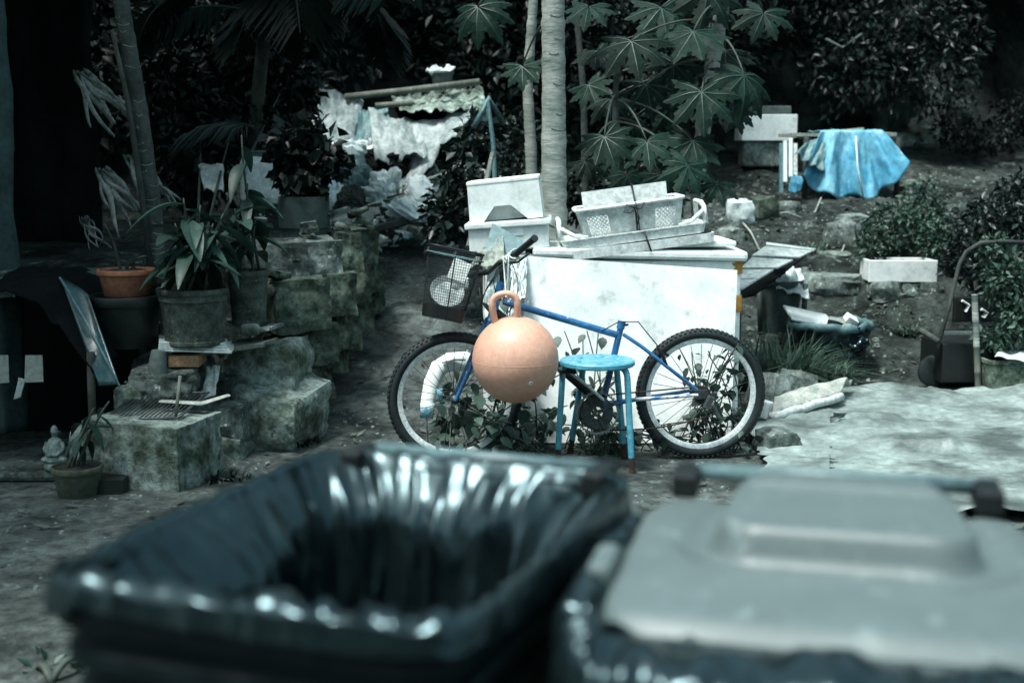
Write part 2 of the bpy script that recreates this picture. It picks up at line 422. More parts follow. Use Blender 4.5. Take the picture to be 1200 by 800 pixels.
tag(g.build('ground', [MT['ground'], MT['cliff'], MT['slope']], smooth=True), kind='structure')

# rocky hillside with a hollow at the back right
def cliff_fn(u, v):
    x = 2.2 + u * 7.5
    z = 1.2 + v * 4.2
    y = 14.3 + 0.5 * v + 1.1 * fbm((x * 0.45, z * 0.5, 4.0)) + 0.28 * fbm((x * 1.6, z * 1.6, 7.0))
    px, pz = 5.05, 2.35                                   # hollow
    d = ((x - px) / 0.42) ** 2 + ((z - pz) / 0.75) ** 2
    y += 2.2 * math.exp(-d * d * 0.8)
    rg = (x - (5.6 + (2.4 - z) * 0.35))                   # spur running down beside the hollow
    y -= 0.8 * math.exp(-(rg / 0.28) ** 2)
    return (x, y, z)
tag(MB().grid(cliff_fn, 130, 80).build('rock_hillside', MT['cliff'], smooth=True), kind='structure')

def stone_mesh(size, seed, cuts=5, rough=0.12, boxy=0.7):
    bm = bmesh.new()
    bmesh.ops.create_cube(bm, size=2)
    bmesh.ops.subdivide_edges(bm, edges=bm.edges[:], cuts=cuts, use_grid_fill=True)
    o = Vector((seed * 3.17, seed * 1.3, seed * 2.1))
    for v in bm.verts:
        p = v.co.copy()
        s = p.normalized()
        q = p * boxy + s * 1.15 * (1 - boxy)
        n = noise.fractal(p * 0.9 + o, 1.0, 2.0, 4)
        n2 = noise.noise(p * 0.6 + o * 1.7)
        n3 = 1 - 2 * abs(noise.noise(p * 2.1 + o * 2.3))
        n4 = noise.fractal(p * 4.5 + o, 1.0, 2.0, 3)
        q *= 1 + rough * n + rough * 0.8 * n2 + rough * .18 * n3 + rough * .16 * n4
        v.co = Vector((q.x * size[0] / 2, q.y * size[1] / 2, q.z * size[2] / 2))
    me = bpy.data.meshes.new('stone')
    bm.to_mesh(me); bm.free()
    me.polygons.foreach_set('use_smooth', [True] * len(me.polygons))
    me.set_sharp_from_angle(angle=R(28))
    return me
def add_stone(name, parent, c, size, seed, mat, rot=(0, 0, 0), **kw):
    me = stone_mesh(size, seed, **kw)
    me.materials.append(mat)
    return inst(name, me, parent, c, rot)

# loose litter and pebbles on the ground
def scatter(name, n, region, size, mat, seed, pebble=False):
    rnd = random.Random(seed)
    V = []; Fc = []; col = []
    for i in range(n):
        x = rnd.uniform(region[0], region[1]); y = rnd.uniform(region[2], region[3])
        if pebble == 'stone' and fbm((x * 1.1, y * 1.1, 5)) < -0.1 and rnd.random() < 0.8: continue
        s = size * rnd.uniform(0.4, 1.5) ** 1.4
        z = gz(x, y)
        b = len(V)
        a = rnd.uniform(0, 2 * PI)
        k = rnd.uniform(0.5, 1.4)
        if pebble:
            ns = 6
            for j in range(ns):
                q = a + 2 * PI * j / ns
                rr = s * rnd.uniform(0.75, 1.1)
                V.append((x + math.cos(q) * rr, y + math.sin(q) * rr, z - s * 0.2))
            for j in range(ns):
                q = a + 2 * PI * j / ns + 0.3
                rr = s * rnd.uniform(0.45, 0.7)
                V.append((x + math.cos(q) * rr, y + math.sin(q) * rr, z + s * rnd.uniform(0.4, 0.7)))
            for j in range(ns):
                l = (j + 1) % ns
                Fc.append((b + j, b + l, b + ns + l, b + ns + j))
            Fc.append(tuple(b + ns + j for j in range(ns)))
            col += [k] * (ns + 1)
        else:
            t = Vector((math.cos(a), math.sin(a), rnd.uniform(-0.3, 0.5)))
            w = Vector((-math.sin(a), math.cos(a), rnd.uniform(-0.4, 0.4))) * rnd.uniform(0.3, 0.6)
            p = Vector((x, y, z + 0.006 + s * 0.25))
            for q in (-t, w * 0.9 - t * 0.1, t, -w * 0.9 - t * 0.1): V.append(tuple(p + q * s))
            Fc += [(b, b + 1, b + 2), (b, b + 2, b + 3)]
            col += [k] * 2
    me = bpy.data.meshes.new(name)
    me.from_pydata(V, [], Fc)
    setcol(me, col)
    me.materials.append(mat)
    o = bpy.data.objects.new(name, me); C.objects.link(o)
    return o
def setcol(me, percol):
    at_ = me.attributes.new('lv', 'FLOAT_COLOR', 'FACE')
    a = np.ones((len(percol), 4), dtype=np.float32)
    pc = np.array(percol, dtype=np.float32)
    if pc.ndim == 1: pc = pc[:, None].repeat(3, 1)
    a[:, :3] = pc
    at_.data.foreach_set('color', a.ravel())
tag(scatter('fallen_leaves', 2200, (-2.2, 5, 4.6, 13), 0.024, MT['litter'], 3), 'small dry leaves scattered over the bare earth', 'leaves', kind='stuff')
tag(scatter('gravel', 6000, (-2.2, 5, 4.4, 13), 0.010, MT['pebble'], 4, 'stone'), 'small pale pebbles and grit strewn over the earth path', 'gravel', kind='stuff')
tag(scatter('slope_litter', 700, (0.9, 5.5, 8.6, 13.5), 0.026, MT['paleleaf'], 14), 'pale dry leaves and scraps lying on the dug slope', 'leaves', kind='stuff')
def clods(name, n, region, size, mat, seed):
    return scatter(name, n, region, size, mat, seed, True)
tag(clods('rubble', 260, (1.3, 5.5, 8.7, 13), 0.035, MT['litter'], 8), 'clods of earth and rubble on the dug slope', 'rubble', kind='stuff')

# ================================================================ WHEELIE BINS
def rrect(w, d, r, n):
    """n points round a rounded rectangle, by arc length"""
    a, b = w / 2 - r, d / 2 - r
    segs = [('l', (-a, -b - r), (a, -b - r)), ('c', (a, -b), -PI / 2), ('l', (a + r, -b), (a + r, b)), ('c', (a, b), 0),
            ('l', (a, b + r), (-a, b + r)), ('c', (-a, b), PI / 2), ('l', (-a - r, b), (-a - r, -b)), ('c', (-a, -b), PI)]
    lens = [2 * a, r * PI / 2, 2 * b, r * PI / 2] * 2
    T = sum(lens); out = []
    for i in range(n):
        s = T * i / n
        for sg, l in zip(segs, lens):
            if s <= l: break
            s -= l
        t = s / l
        if sg[0] == 'l': out.append(Vector((sg[1][0] + (sg[2][0] - sg[1][0]) * t, sg[1][1] + (sg[2][1] - sg[1][1]) * t)))
        else: out.append(Vector((sg[1][0] + r * math.cos(sg[2] + t * PI / 2), sg[1][1] + r * math.sin(sg[2] + t * PI / 2))))
    return out
BW, BD, BH = 0.57, 0.71, 1.05
def bin_body(root, X, bz=1.058):
    lv = [(0.05, .44, .52), (0.06, .46, .54), (0.90, .535, .655), (0.905, .55, .67), (0.925, .55, .67), (0.93, .538, .66),
          (0.955, .542, .665), (0.96, .558, .69), (0.978, .558, .69), (0.983, .548, .675), (1.005, .55, .68), (1.01, .572, .71), (1.04, .574, .712),
          (1.05, .565, .70), (1.05, .535, .665), (1.0, .525, .65), (0.10, .43, .51), (0.095, .2, .2), (0.095, .01, .01)]
    m = MB()
    n = 96
    rings = []
    for z, w, d in lv:
        r = min(.07, w * .3, d * .3)
        m.v += [tuple(X(Vector((p.x, p.y, z)))) for p in rrect(w, d, r, n)]
    for i in range(len(lv) - 1):
        for k in range(n):
            l = (k + 1) % n
            m.f.append((i * n + k, i * n + l, (i + 1) * n + l, (i + 1) * n + k)); m.m.append(0)
    m.f.append(tuple(range(n - 1, -1, -1))); m.m.append(0)
    m.build('body', MT['bin'], root, smooth=True, auto=35)
    for s in (-1, 1):
        w = MB()
        Rm = Matrix((X(Vector((0, 1, 0))) - X(Vector((0, 0, 0))), X(Vector((0, 0, 1))) - X(Vector((0, 0, 0))), X(Vector((1, 0, 0))) - X(Vector((0, 0, 0))))).transposed()
        w.lathe([(0.03, -.02), (.095, -.022), (.1, -.015), (.1, .015), (.095, .022), (.03, .02)], 28, X(Vector((s * .255, .29, .1))), Rm)
        w.build('wheel', MT['rubber'], root, smooth=True, auto=40)
    a = MB().tube([X(Vector((-.25, .29, .1))), X(Vector((.25, .29, .1)))], .012, 8)
    a.build('axle', MT['steel'], root, smooth=True)
    h = MB().tube([X(Vector((-.21, .395, bz))), X(Vector((.21, .395, bz)))], .013, 12)
    h.build('hinge_bar', MT['lidbar'], root, smooth=True)
    for s in (-1, 1):
        b = MB().box(X(Vector((s * .222, .365, bz - .008))), (.04, .09, .04), XR(X))
        b.build('hinge_lug', MT['black'], root, bevel=.006)
def XR(X):
    o = X(Vector((0, 0, 0)))
    return Matrix((X(Vector((1, 0, 0))) - o, X(Vector((0, 1, 0))) - o, X(Vector((0, 0, 1))) - o)).transposed()
def xf(c, yaw, zs=1.0):
    Rm = rz(yaw); c = Vector(c)
    return lambda p: Rm @ Vector((p[0], p[1], p[2] * zs)) + c
MT['lidbar'] = M('grey_bar', (0.12, 0.17, 0.18), (0.09, 0.13, 0.14), 9, 0.35, 0.1, 120)
def lid_height(a, b):
    """a across -1..1, b front -1 .. back 1"""
    z = 0.018 * (1 - a ** 4) * (1 - 0.4 * b * b) + 0.006 * (1 - b ** 4)
    x, y = a * .305 - .012, b * .30 - .135
    qx, qy = abs(x) - (.150 - .06 * y) + .055, abs(y) - .175 + .055      # rounded raised panel
    d = math.hypot(max(qx, 0), max(qy, 0)) + min(max(qx, qy), 0) - .055
    up = 1 - sm(-.004, .018, d)
    z += 0.040 * up - 0.010 * sm(-.0, .02, d) * (1 - sm(.03, .07, d))
    z += 0.009 * (1 - sm(-.022, -.012, d)) * sm(.030, .042, y)
    e = max(abs(a), abs(b))
    z -= 0.024 * sm(0.82, 1.0, e)
    return z
def lid_mesh(X, parent, hang=None):
    m = MB()
    nu = nv = 110
    W, D = (.595 if hang else .61), (.70 if hang else .60)
    def P(a, b, dz=0):
        k = 0.17
        p = Vector((a * (1 - k * b ** 6) * W / 2, b * (1 - k * .7 * a ** 6) * D / 2 + (0 if hang else .05), lid_height(a, b) + dz))
        return p
    S = []
    def fn(u, v):
        a, b = u * 2 - 1, v * 2 - 1
        # squash the last rows into a skirt
        dz = 0
        aa, bb = max(-1, min(1, a * 1.06)), max(-1, min(1, b * 1.06))
        over = max(0, max(abs(a * 1.06), abs(b * 1.06)) - 1) / 0.06
        p = P(aa, bb, -0.045 * over)
        return X(p) if hang is None else X(hang(p))
    m.grid(fn, nu, nv)
    return m.build('lid', MT['lid'], parent, smooth=True)

# ---- open bin
c1 = Vector((-0.185, 1.665, 0)); yaw1 = R(-20.5)
X1_ = xf(c1, yaw1)
X1 = lambda p: X1_(Vector((p[0] * .93, p[1], p[2])))
bin1 = thing('wheelie_bin', c1, 'open dark wheelie bin with a black liner folded over its rim', 'bin', 'wheelie bins')
bin_body(bin1, X1)
def hang1(p):      # the lid thrown open, hanging down behind the bin
    q = rx(R(90)) @ Vector((p.x, p.y - .35, p.z))
    return Vector((q.x, 0.425 + q.y, 1.02 + q.z))
lid1 = lid_mesh(X1, bin1, hang1)
# liner bag
bag = MB()
NU, NV = 560, 150
def i_front(u): return u < .22
def ridge(x, z, sd):
    return 1 - 2 * abs(noise.noise(Vector((x, z, sd))))
def liner(u, v):
    th = u * 2 * PI
    cx, sx = math.cos(th), math.sin(th)
    # v: 0 outer hem -> .2 rim -> 1 deep inside
    nf = noise.noise(Vector((cx * 1.6, sx * 1.6, 1.5)))
    pl = ridge(cx * 3.2 + 5, sx * 3.2, 2.0)              # broad pleats
    pf = ridge(cx * 7.0, sx * 7.0 + 3, 6.0)              # narrower creases
    if v < 0.2:
        t = v / 0.2
        drop = (0.035 + 0.03 * nf + 0.01 * pl) * (.55 if i_front(u) else 1)
        z = BH + 0.012 - drop * (1 - t) ** 1.2
        off = 0.008 + (1 - t) * (0.001 + 0.004 * pf + .003 * pl + .0015 * ridge(cx * 19, sx * 19 + t * 2, 8))
        w = BW + 2 * off; d = BD + 2 * off
        z += 0.008 * pf * t
    else:
        t = (v - 0.2) / 0.8
        fr = 1 - sm(.16, .27, u) if u < .5 else sm(.93, 1.0, u)      # slack along the front, taut elsewhere
        bk = sm(.46, .52, u) * (1 - sm(.86, .97, u))                  # leans back and slumps along the far and left sides
        z = BH + 0.014 - 0.80 * t ** (.92 + .45 * fr + .2 * bk)
        k = sm(0.0, 0.16, t)
        wx = .35 * noise.noise(Vector((cx * 2, sx * 2, t * 2.5)))
        inn = 0.008 + (0.012 + 0.055 * fr + 0.02 * nf) * sm(0, 0.12, t) + 0.05 * t + .055 * bk * t ** .8
        f = k * (0.032 * ridge(cx * 2.4 + 5, sx * 2.4, 2.0 + t * 1.6) + 0.026 * ridge(cx * 4.6 + wx, sx * 4.6 + 3, 6 + t * 2.4))
        f += (0.009 * ridge(cx * 8 + wx * 2, sx * 8, 4 + t * 5) + .0015 * ridge(cx * 21 + wx * 3, sx * 21, 1 + t * 9)) * sm(0, .06, t) * (1 - .5 * t)
        inn = max(.006, inn + f)
        z += (0.003 * pf + .001 * ridge(cx * 16, sx * 16, 3) + .02 * fr * ridge(cx * 8, sx * 3, t * 4)) * (1 - sm(0, .3, t))
        w = BW - 2 * inn; d = BD - 2 * inn
    r = max(0.02, min(0.09, w * .3, d * .3))
    return w, d, r, z
for j in range(NV):
    for i in range(NU):
        bag.v.append(liner(i / NU, j / (NV - 1)) + (i,))
vv = []
base_pts = rrect(BW, BD, 0.08, NU)
for (w, d, r, z, i) in bag.v:
    # index 0 of rrect starts at the front left corner, going right: turn so that noise angle matches
    p = base_pts[i]
    q = Vector((p.x * (w / BW), p.y * (d / BD)))
    vv.append(tuple(X1(Vector((q.x, q.y, z)))))
bag.v = vv
for j in range(NV - 1):
    for i in range(NU):
        k = (i + 1) % NU
        bag.f.append((j * NU + i, (j + 1) * NU + i, (j + 1) * NU + k, j * NU + k)); bag.m.append(0)
bag.f.append(tuple((NV - 1) * NU + i for i in range(NU))); bag.m.append(0)
tag(bag.build('bin_liner', MT['bag'], smooth=True, loc=c1 + Vector((0, 0, .3))), 'black plastic bag lining the open bin, mouth spread over the rim', 'bag')

# ---- closed bin
c2 = Vector((0.405, 1.545, 0)); yaw2 = R(-13.5)
X2 = xf(c2, yaw2, .957)
bin2 = thing('wheelie_bin', c2, 'wheelie bin shut under a dusty grey lid with raised panel', 'bin', 'wheelie bins')
bin_body(bin2, X2, 1.10)
lid2 = lid_mesh(lambda p: X2(Vector((p.x, p.y, p.z + 1.066))), bin2)
l = MB().box(X2(Vector((-.283, -.06, 1.083))), (.03, .10, .035), XR(X2))
l.build('latch', MT['lid'], lid2, bevel=.008)
l = MB().box(X2(Vector((-.299, -.085, 1.075))), (.006, .045, .03), XR(X2))
l.build('slot_shade', MT['black'], lid2)  # black block painted in for the shade inside the latch opening
l = MB().tube([X2(Vector((-.16, -.235, 1.06))), X2(Vector((-.15, -.268, 1.058))), X2(Vector((.15, -.268, 1.058))), X2(Vector((.16, -.235, 1.06)))], .011, 10)
l.build('lid_handle', MT['lid'], lid2, smooth=True)
# bag caught under the lid
bg2 = MB()
def under(u, v):
    s = u
    pts = [(-.285, .20), (-.288, -.2), (-.25, -.345), (0.05, -.356), (.285, -.345)]
    k = min(3, int(s * 4)); t = s * 4 - k
    x = pts[k][0] + (pts[k + 1][0] - pts[k][0]) * t; y = pts[k][1] + (pts[k + 1][1] - pts[k][1]) * t
    fr = sm(.3, .5, s)                                   # 0 along the side, 1 along the front
    n = fbm((s * 12, v * 1.1, 2)); n2 = ridge(s * 34, v * 1.6, 5)
    inn = .03 + .09 * fr
    o_ = -inn + (inn + .022) * min(1, v * 1.35)
    z = 1.062 + .016 * math.sin(min(1, v * 1.35) * PI) * (1 + n) + .010 * n2 * (1 - abs(2 * v - 1)) - (.085 + .05 * n) * sm(.62, 1, v)
    o_ += (.012 * n + .010 * n2) * sm(.2, .8, v)
    d = Vector((-1, 0)) if s < .3 else (Vector((0, -1)) if s > .5 else Vector((-(1 - fr), -fr)).normalized())
    return X2(Vector((x + d.x * o_, y + d.y * o_, z)))
bg2.grid(under, 220, 26)
tag(bg2.build('bin_liner', MT['bag'], smooth=True, loc=c2 + Vector((0, -.3, .98))), 'crumpled edge of black bag caught under the shut grey lid', 'bag')

# ---- unseen wall and trees added behind the photographer, blocking low skylight
bw = thing('added_dark_wall', (0, -3.6, 0), 'unseen dark wall added behind the camera to block low sky', 'wall')
MB().box((0, -3.6, 1.15), (16, .2, 2.3)).build('wall_face', MT['cliff'], bw)
MB().box((0, -3.6, 2.34), (16, .28, .08)).build('coping', MT['cliff'], bw, bevel=.01)

# ================================================================ BICYCLE
MT['alu_d'] = M('worn_guard', (0.32, 0.33, 0.31), (0.14, 0.13, 0.11), 18, 0.5, 0.2, 90, metal=0.4)
HF, HR = Vector((-0.287, 6.309, 0.335)), Vector((0.966, 6.447, 0.335))
bdir = (HR - HF).normalized()
bnor = Vector((bdir.y, -bdir.x, 0))          # towards the camera
byaw = math.atan2(bdir.y, bdir.x)
def bp(px, py, off=0.0):
    d = ray(px, py); o = Vector((0, 0, CAM_H))
    n = bnor
    t = ((HF + n * off) - o).dot(n) / d.dot(n)
    return o + d * t
bike = thing('bicycle', ((HF + HR) / 2).xy.to_3d(), 'old blue mountain bike without a saddle, leaning against the white board', 'bicycle')
def wheel(c, name, seed):
    rnd = random.Random(seed)
    Rm = rz(byaw) @ rx(PI / 2)
    Rt = 0.309
    def ring(prof, n, mb):
        mb.lathe(prof, n, c, Rm)
    w = MB()
    k = 14
    ring([(Rt + .025 * math.cos(2 * PI * i / k), .025 * math.sin(2 * PI * i / k)) for i in range(k + 1)], 96, w)
    for i in range(78):
        a = 2 * PI * i / 78
        for j in (-1, 0, 1):
            aa = a + (0.5 * 2 * PI / 78 if j == 0 else 0)
            q = math.radians(38) * j
            rr = Rt + .0262 * math.cos(q); zz = .0262 * math.sin(q)
            p = Vector((math.cos(aa) * rr, math.sin(aa) * rr, zz))
            m = Matrix.Rotation(aa, 3, 'Z') @ Matrix.Rotation(-q, 3, 'Y')
            w.box(c + Rm @ p, (.008, .013, .011), Rm @ m)
    wh = w.build('wheel', MT['rubber'], bike, smooth=True, auto=35)
    wh['label'] = 'knobbly black tyre'
    r = MB()
    ring([(.287, -.012), (.268, -.011), (.262, -.006), (.262, .006), (.268, .011), (.287, .012)], 96, r)
    r.build('rim', MT['alu'], wh, smooth=True, auto=40)
    h = MB()
    ring([(.006, -.055), (.008, -.05), (.024, -.034), (.024, -.030), (.014, -.026), (.014, .026), (.024, .030), (.024, .034), (.008, .05), (.006, .055)], 24, h)
    h.build('hub', MT['steel'], wh, smooth=True, auto=35)
    for i in range(28):
        s = 1 if i % 2 else -1
        a = 2 * PI * i / 28
        b = a + (0.45 if (i // 2) % 2 else -0.45)
        p0 = Vector((math.cos(b) * .022, math.sin(b) * .022, s * .032)); p1 = Vector((math.cos(a) * .257, math.sin(a) * .257, 0))
        sp = MB().tube([c + Rm @ p0, c + Rm @ p1], .0016, 5, cap=False)
        sp.build('spoke', MT['steel'], wh, smooth=True)
    return wh
wf = wheel(HF, 'wheel', 1)
wr = wheel(HR, 'wheel', 2)
BB = bp(706, 474)
ht0, ht1 = bp(576, 372), bp(588, 330)
sc_ = bp(728, 381)
fr = MB()
fr.tube([ht0, ht1], .021, 14)
fr.build('head_tube', MT['blue'], bike, smooth=True, auto=40)
MB().tube([bp(590, 353), bp(722, 392)], .0175, 14).build('top_tube', MT['blue'], bike, smooth=True, auto=40)
MB().tube([bp(582, 366), BB], .0215, 14).build('down_tube', MT['black'], bike, smooth=True, auto=40)
MB().tube([sc_, BB], .0165, 14).build('seat_tube', MT['blue'], bike, smooth=True, auto=40)
cl = MB().tube([bp(729, 376), bp(727, 385)], .021, 14)
cl.build('seat_clamp', MT['blue'], bike, smooth=True, auto=40)
MB().tube([bp(733, 381, .02), bp(736, 380, .03)], .006, 8).build('clamp_bolt', MT['black'], bike, smooth=True)
for s, mt in ((1, 'blue_worn'), (-1, 'blue')):
    MB().tube([bp(731, 392, .01 * s), bp(752, 406, .05 * s), HR + bnor * .066 * s + Vector((-.035, 0, .03))], [.0095, .0095, .009], 10).build('seat_stay', MT['blue'], bike, smooth=True, auto=40)
    MB().tube([BB + bnor * .03 * s, bp(745, 468, .052 * s), HR + bnor * .066 * s + Vector((-.03, 0, .005))], [.011, .0105, .009], 10).build('chain_stay', MT[mt], bike, smooth=True, auto=40)
    MB().box(HR + bnor * .064 * s + Vector((-.012, 0, .008)), (.06, .006, .05), rz(byaw)).build('dropout', MT['steel'], bike, bevel=.002)
    # fork blade
    MB().tube([HF + bnor * .055 * s, lerp(HF, ht0, .55) + bnor * .055 * s, ht0 + bnor * .05 * s + Vector((-.015, 0, -.02))], [.010, .014, .015], 10).build('fork_blade', MT['blue'], bike, smooth=True, auto=40)
MB().tube([ht0 + bnor * .055 + Vector((-.015, 0, -.02)), ht0 + Vector((-.004, 0, -.005)), ht0 - bnor * .055 + Vector((-.015, 0, -.02))], .017, 10).build('fork_crown', MT['blue'], bike, smooth=True)
MB().tube([BB - bnor * .036, BB + bnor * .036], .021, 16).build('bottom_bracket', MT['steel'], bike, smooth=True, auto=40)
# chainring with guard
Rm = rz(byaw) @ rx(PI / 2)
CR = bp(700, 484, .05)
ch = MB().lathe([(.100, -.003), (.107, -.003), (.107, .003), (.100, .003), (.100, -.003)], 64, CR, Rm)
for i in range(44):
    a = 2 * PI * i / 44
    ch.box(CR + Rm @ Vector((math.cos(a) * .111, math.sin(a) * .111, 0)), (.007, .008, .005), Rm @ Matrix.Rotation(a, 3, 'Z'))
cro = ch.build('chainring', MT['alu_d'], bike)
cd_ = MB().lathe([(.03, -.002), (.085, -.002), (.085, .002), (.03, .002), (.03, -.002)], 48, CR - bnor * .012, Rm)
cd_.build('inner_ring', MT['steel'], cro)
for i in range(4):
    a = i * PI / 2 + .5
    p = CR + Rm @ Vector((math.cos(a) * .05, math.sin(a) * .05, 0))
    MB().box(p, (.09, .018, .004), Rm @ Matrix.Rotation(a, 3, 'Z')).build('spider_arm', MT['steel'], cro)
crk = MB().tube([bp(709, 470, .07), bp(692, 455, .075), bp(668, 436, .078)], [.015, .012, .013], 8, flat=.6).build('crank_arm', MT['alu'], bike, smooth=True, auto=40)
MB().tube([bp(709, 470, .055), bp(709, 470, .085)], .016, 16).build('crank_bolt', MT['steel'], crk, smooth=True, auto=40)
crk2 = MB().tube([BB - bnor * .07, BB - bnor * .075 + (BB - bp(668, 436)) * .9], [.013, .012], 8, flat=.6).build('crank_arm', MT['steel'], bike, smooth=True, auto=40)
ped = MB()
pc = bp(664, 434, .125)
for s in (-1, 1):
    ped.box(pc + Vector((s * .035, 0, 0)), (.014, .09, .022), rz(byaw))
    ped.box(pc + bnor * .04 * s, (.08, .01, .02), rz(byaw))
ped.build('pedal', MT['black'], bike, bevel=.003)
# cassette
ca = MB()
for i in range(6):
    rr = .026 + i * .004
    ca.lathe([(rr - .008, .03 + i * -.003), (rr, .03 - i * .003), (rr, .0285 - i * .003), (rr - .008, .0285 - i * .003)], 30, HR + bnor * .01, Rm)
ca.build('cassette', MT['steel'], bike, smooth=True, auto=40)
de = MB().box(HR + bnor * .085 + Vector((.02, 0, -.03)), (.035, .03, .07), rz(byaw) @ ry(.4))
de.box(HR + bnor * .09 + Vector((.055, 0, -.075)), (.02, .02, .09), rz(byaw) @ ry(-.5))
de.build('derailleur', MT['steel'], bike, bevel=.006)
# chain
chn = MB()
cq = [Vector((math.cos(a), 0, math.sin(a))) for a in [PI / 2 + PI * i / 12 for i in range(13)]]
loop = [CR - bnor * .012 + Vector((q.x * bdir.x * .086, q.x * bdir.y * .086, q.z * .086)) for q in cq]
dl = HR + bnor * .052 + Vector((.055, 0, -.10))
loop += [lerp(loop[12], dl, i / 10) - Vector((0, 0, .03 * math.sin(PI * i / 10))) for i in range(1, 11)]
loop += [HR + bnor * .052 + Vector((.02, 0, -.06)), HR + bnor * .04 + Vector((.05, 0, -.01)), HR + bnor * .04 + Vector((.02, 0, .042)), HR + bnor * .04 + Vector((-.01, 0, .045))]
chn.tube(loop, .0042, 5, closed=True)
chn.build('chain', MT['rust'], bike)
# rear cantilever brake
for s in (1, -1):
    b = MB().tube([bp(781, 428, .055 * s), bp(776, 415, .06 * s), bp(770, 405, .045 * s)], [.008, .009, .006], 8)
    b.box(bp(779, 414, .035 * s), (.05, .012, .014), rz(byaw) @ ry(.6))
    b.build('brake_arm', MT['black'], bike, smooth=True, auto=40)
MB().tube([bp(705, 388, .03), bp(725, 377, .045), bp(748, 377, .045), bp(760, 392, .03), bp(770, 404, .02)], .003, 6).build('brake_cable', MT['wire'], bike, smooth=True)
# stem, bar, grips
st0 = bp(589, 326); st1 = bp(592, 312, .0)
MB().tube([ht1, st0, st1 + Vector((-.02, 0, .02))], [.014, .014, .016], 10).build('stem', MT['black'], bike, smooth=True, auto=40)
g1a, g1b = at(598, 303, 6.28), at(627, 279, 6.06)
g2a, g2b = at(574, 318, 6.42), at(548, 322, 6.62)
hb = MB().tube([g2b, g2a, st1 + Vector((-.03, 0, .02)), g1a, lerp(g1a, g1b, .98)], .0115, 10).build('handlebar', MT['steel'], bike, smooth=True, auto=40)
for a_, b_ in ((lerp(g1a, g1b, .08), g1b), (lerp(g2a, g2b, .1), g2b)):
    gp = MB()
    pts = [lerp(a_, b_, i / 20) for i in range(21)]
    gp.tube(pts, [.0165 if i % 2 else .0155 for i in range(19)] + [.018, .018], 14)
    gp.build('grip', MT['rubber'], hb, smooth=True, auto=40)
lv = MB().tube([at(597, 308, 6.25), at(607, 307, 6.12), at(620, 297, 6.02)], [.007, .006, .005], 8)
lv.build('brake_lever', MT['black'], hb, smooth=True)
for i, (q0, q1, q2, q3) in enumerate((((596, 306), (570, 330), (560, 352), (566, 375)), ((594, 310), (560, 345), (548, 372), (585, 392)),
                                     ((592, 308), (572, 318), (578, 345), (588, 352)), ((598, 305), (612, 330), (608, 350), (596, 366)))):
    P0, P1, P2, P3 = (bp(q[0], q[1], .07 - .02 * i) for q in (q0, q1, q2, q3))
    pts = [P0 * (1 - t) ** 3 + P1 * 3 * t * (1 - t) ** 2 + P2 * 3 * t * t * (1 - t) + P3 * t ** 3 for t in [k / 17 for k in range(18)]]
    MB().tube(pts, .0028, 6).build('brake_cable', MT['wire'], bike, smooth=True)

# ---- front basket (carried by the handlebar, part of the bike)
bk_t, bk_b = at(534, 293, 6.28), at(518, 374, 6.24)
zax = (bk_t - bk_b).normalized()
bkR = look_to(zax, (1, 0.12, 0))
bh = (bk_t - bk_b).length
def bsec(t):
    return .195 + .075 * t, .18 + .05 * t
def bpt(i, n, t, r=.05):
    w, d = bsec(t)
    p = rrect(w, d, r, n)[i]
    return bk_b + bkR @ Vector((p.x, p.y, t * bh))
secs = {}
def brow(t, n=72):
    k = (round(t, 4), n)
    if k not in secs:
        w, d = bsec(t)
        secs[k] = [bk_b + bkR @ Vector((p.x, p.y, t * bh)) for p in rrect(w, d, .055, n)]
    return secs[k]
bask = MB()
NB = 72
for t in [i / 26 for i in range(27)]:
    bask.tube(brow(t)[::2], .0012, 3, closed=True)
for i in range(NB):
    bask.tube([brow(j / 4)[i] for j in range(5)], .0012, 3, cap=False)
bko = bask.build('basket', MT['wire'], bike)
MB().tube(brow(1.0), .0055, 8, closed=True).build('basket_rim', MT['black'], bko, smooth=True)
MB().tube([p + bkR @ Vector((0, 0, -.032)) for p in brow(1.0)], .012, 6, closed=True, flat=.25).build('basket_band', MT['bluegrey'], bko, smooth=True)
bb = MB()
bb.grid(lambda u, v: brow(.02 + .16 * v)[int(u * 72) % 72] if u < 1 else brow(.02 + .16 * v)[0], 72, 4, wrap=True)
bb.add(brow(.02), [tuple(range(71, -1, -1))])
bb.build('basket_base', MT['black'], bko, smooth=False, solid=.006)
for i in (6, 24, 42, 60):
    MB().tube([brow(j / 4)[i] for j in range(5)], .0035, 6).build('basket_stay', MT['black'], bko, smooth=True)

# things in the basket
def disc_thing(name, c, nrm, r, mat, label, cat, dish=.02):
    m = MB().lathe([(0.001, -dish), (r * .7, -dish), (r * .78, -dish * .6), (r, 0), (r * .985, .004), (r * .76, -dish * .45), (r * .68, -dish * .8), (.001, -dish * .8)], 48, c, look_to(nrm))
    return tag(m.build(name, mat, smooth=True, loc=c, auto=40), label, cat)
disc_thing('plate', bk_b + bkR @ Vector((-.005, -.05, .14)), bkR @ Vector((.05, -.88, .42)), .085, MT['paper'], 'pale round plate lying in the black bicycle basket', 'plate')
pm = MB().box(bk_b + bkR @ Vector((.035, -.02, .25)), (.09, .004, .11), bkR @ rx(-.35) @ ry(.2))
tag(pm.build('paper_sheet', MT['paper'], loc=bk_b + bkR @ Vector((.03, 0, .2))), 'crumpled sheet of pale paper standing in the bicycle basket', 'paper')
pm = MB().box(bk_b + bkR @ Vector((.05, -.015, .195)), (.085, .035, .06), bkR @ ry(-.1))
tag(pm.build('paper_cup', MT['white'], loc=bk_b + bkR @ Vector((.05, 0, .16)), bevel=.012), 'small white carton above the plate in the bicycle basket', 'carton')

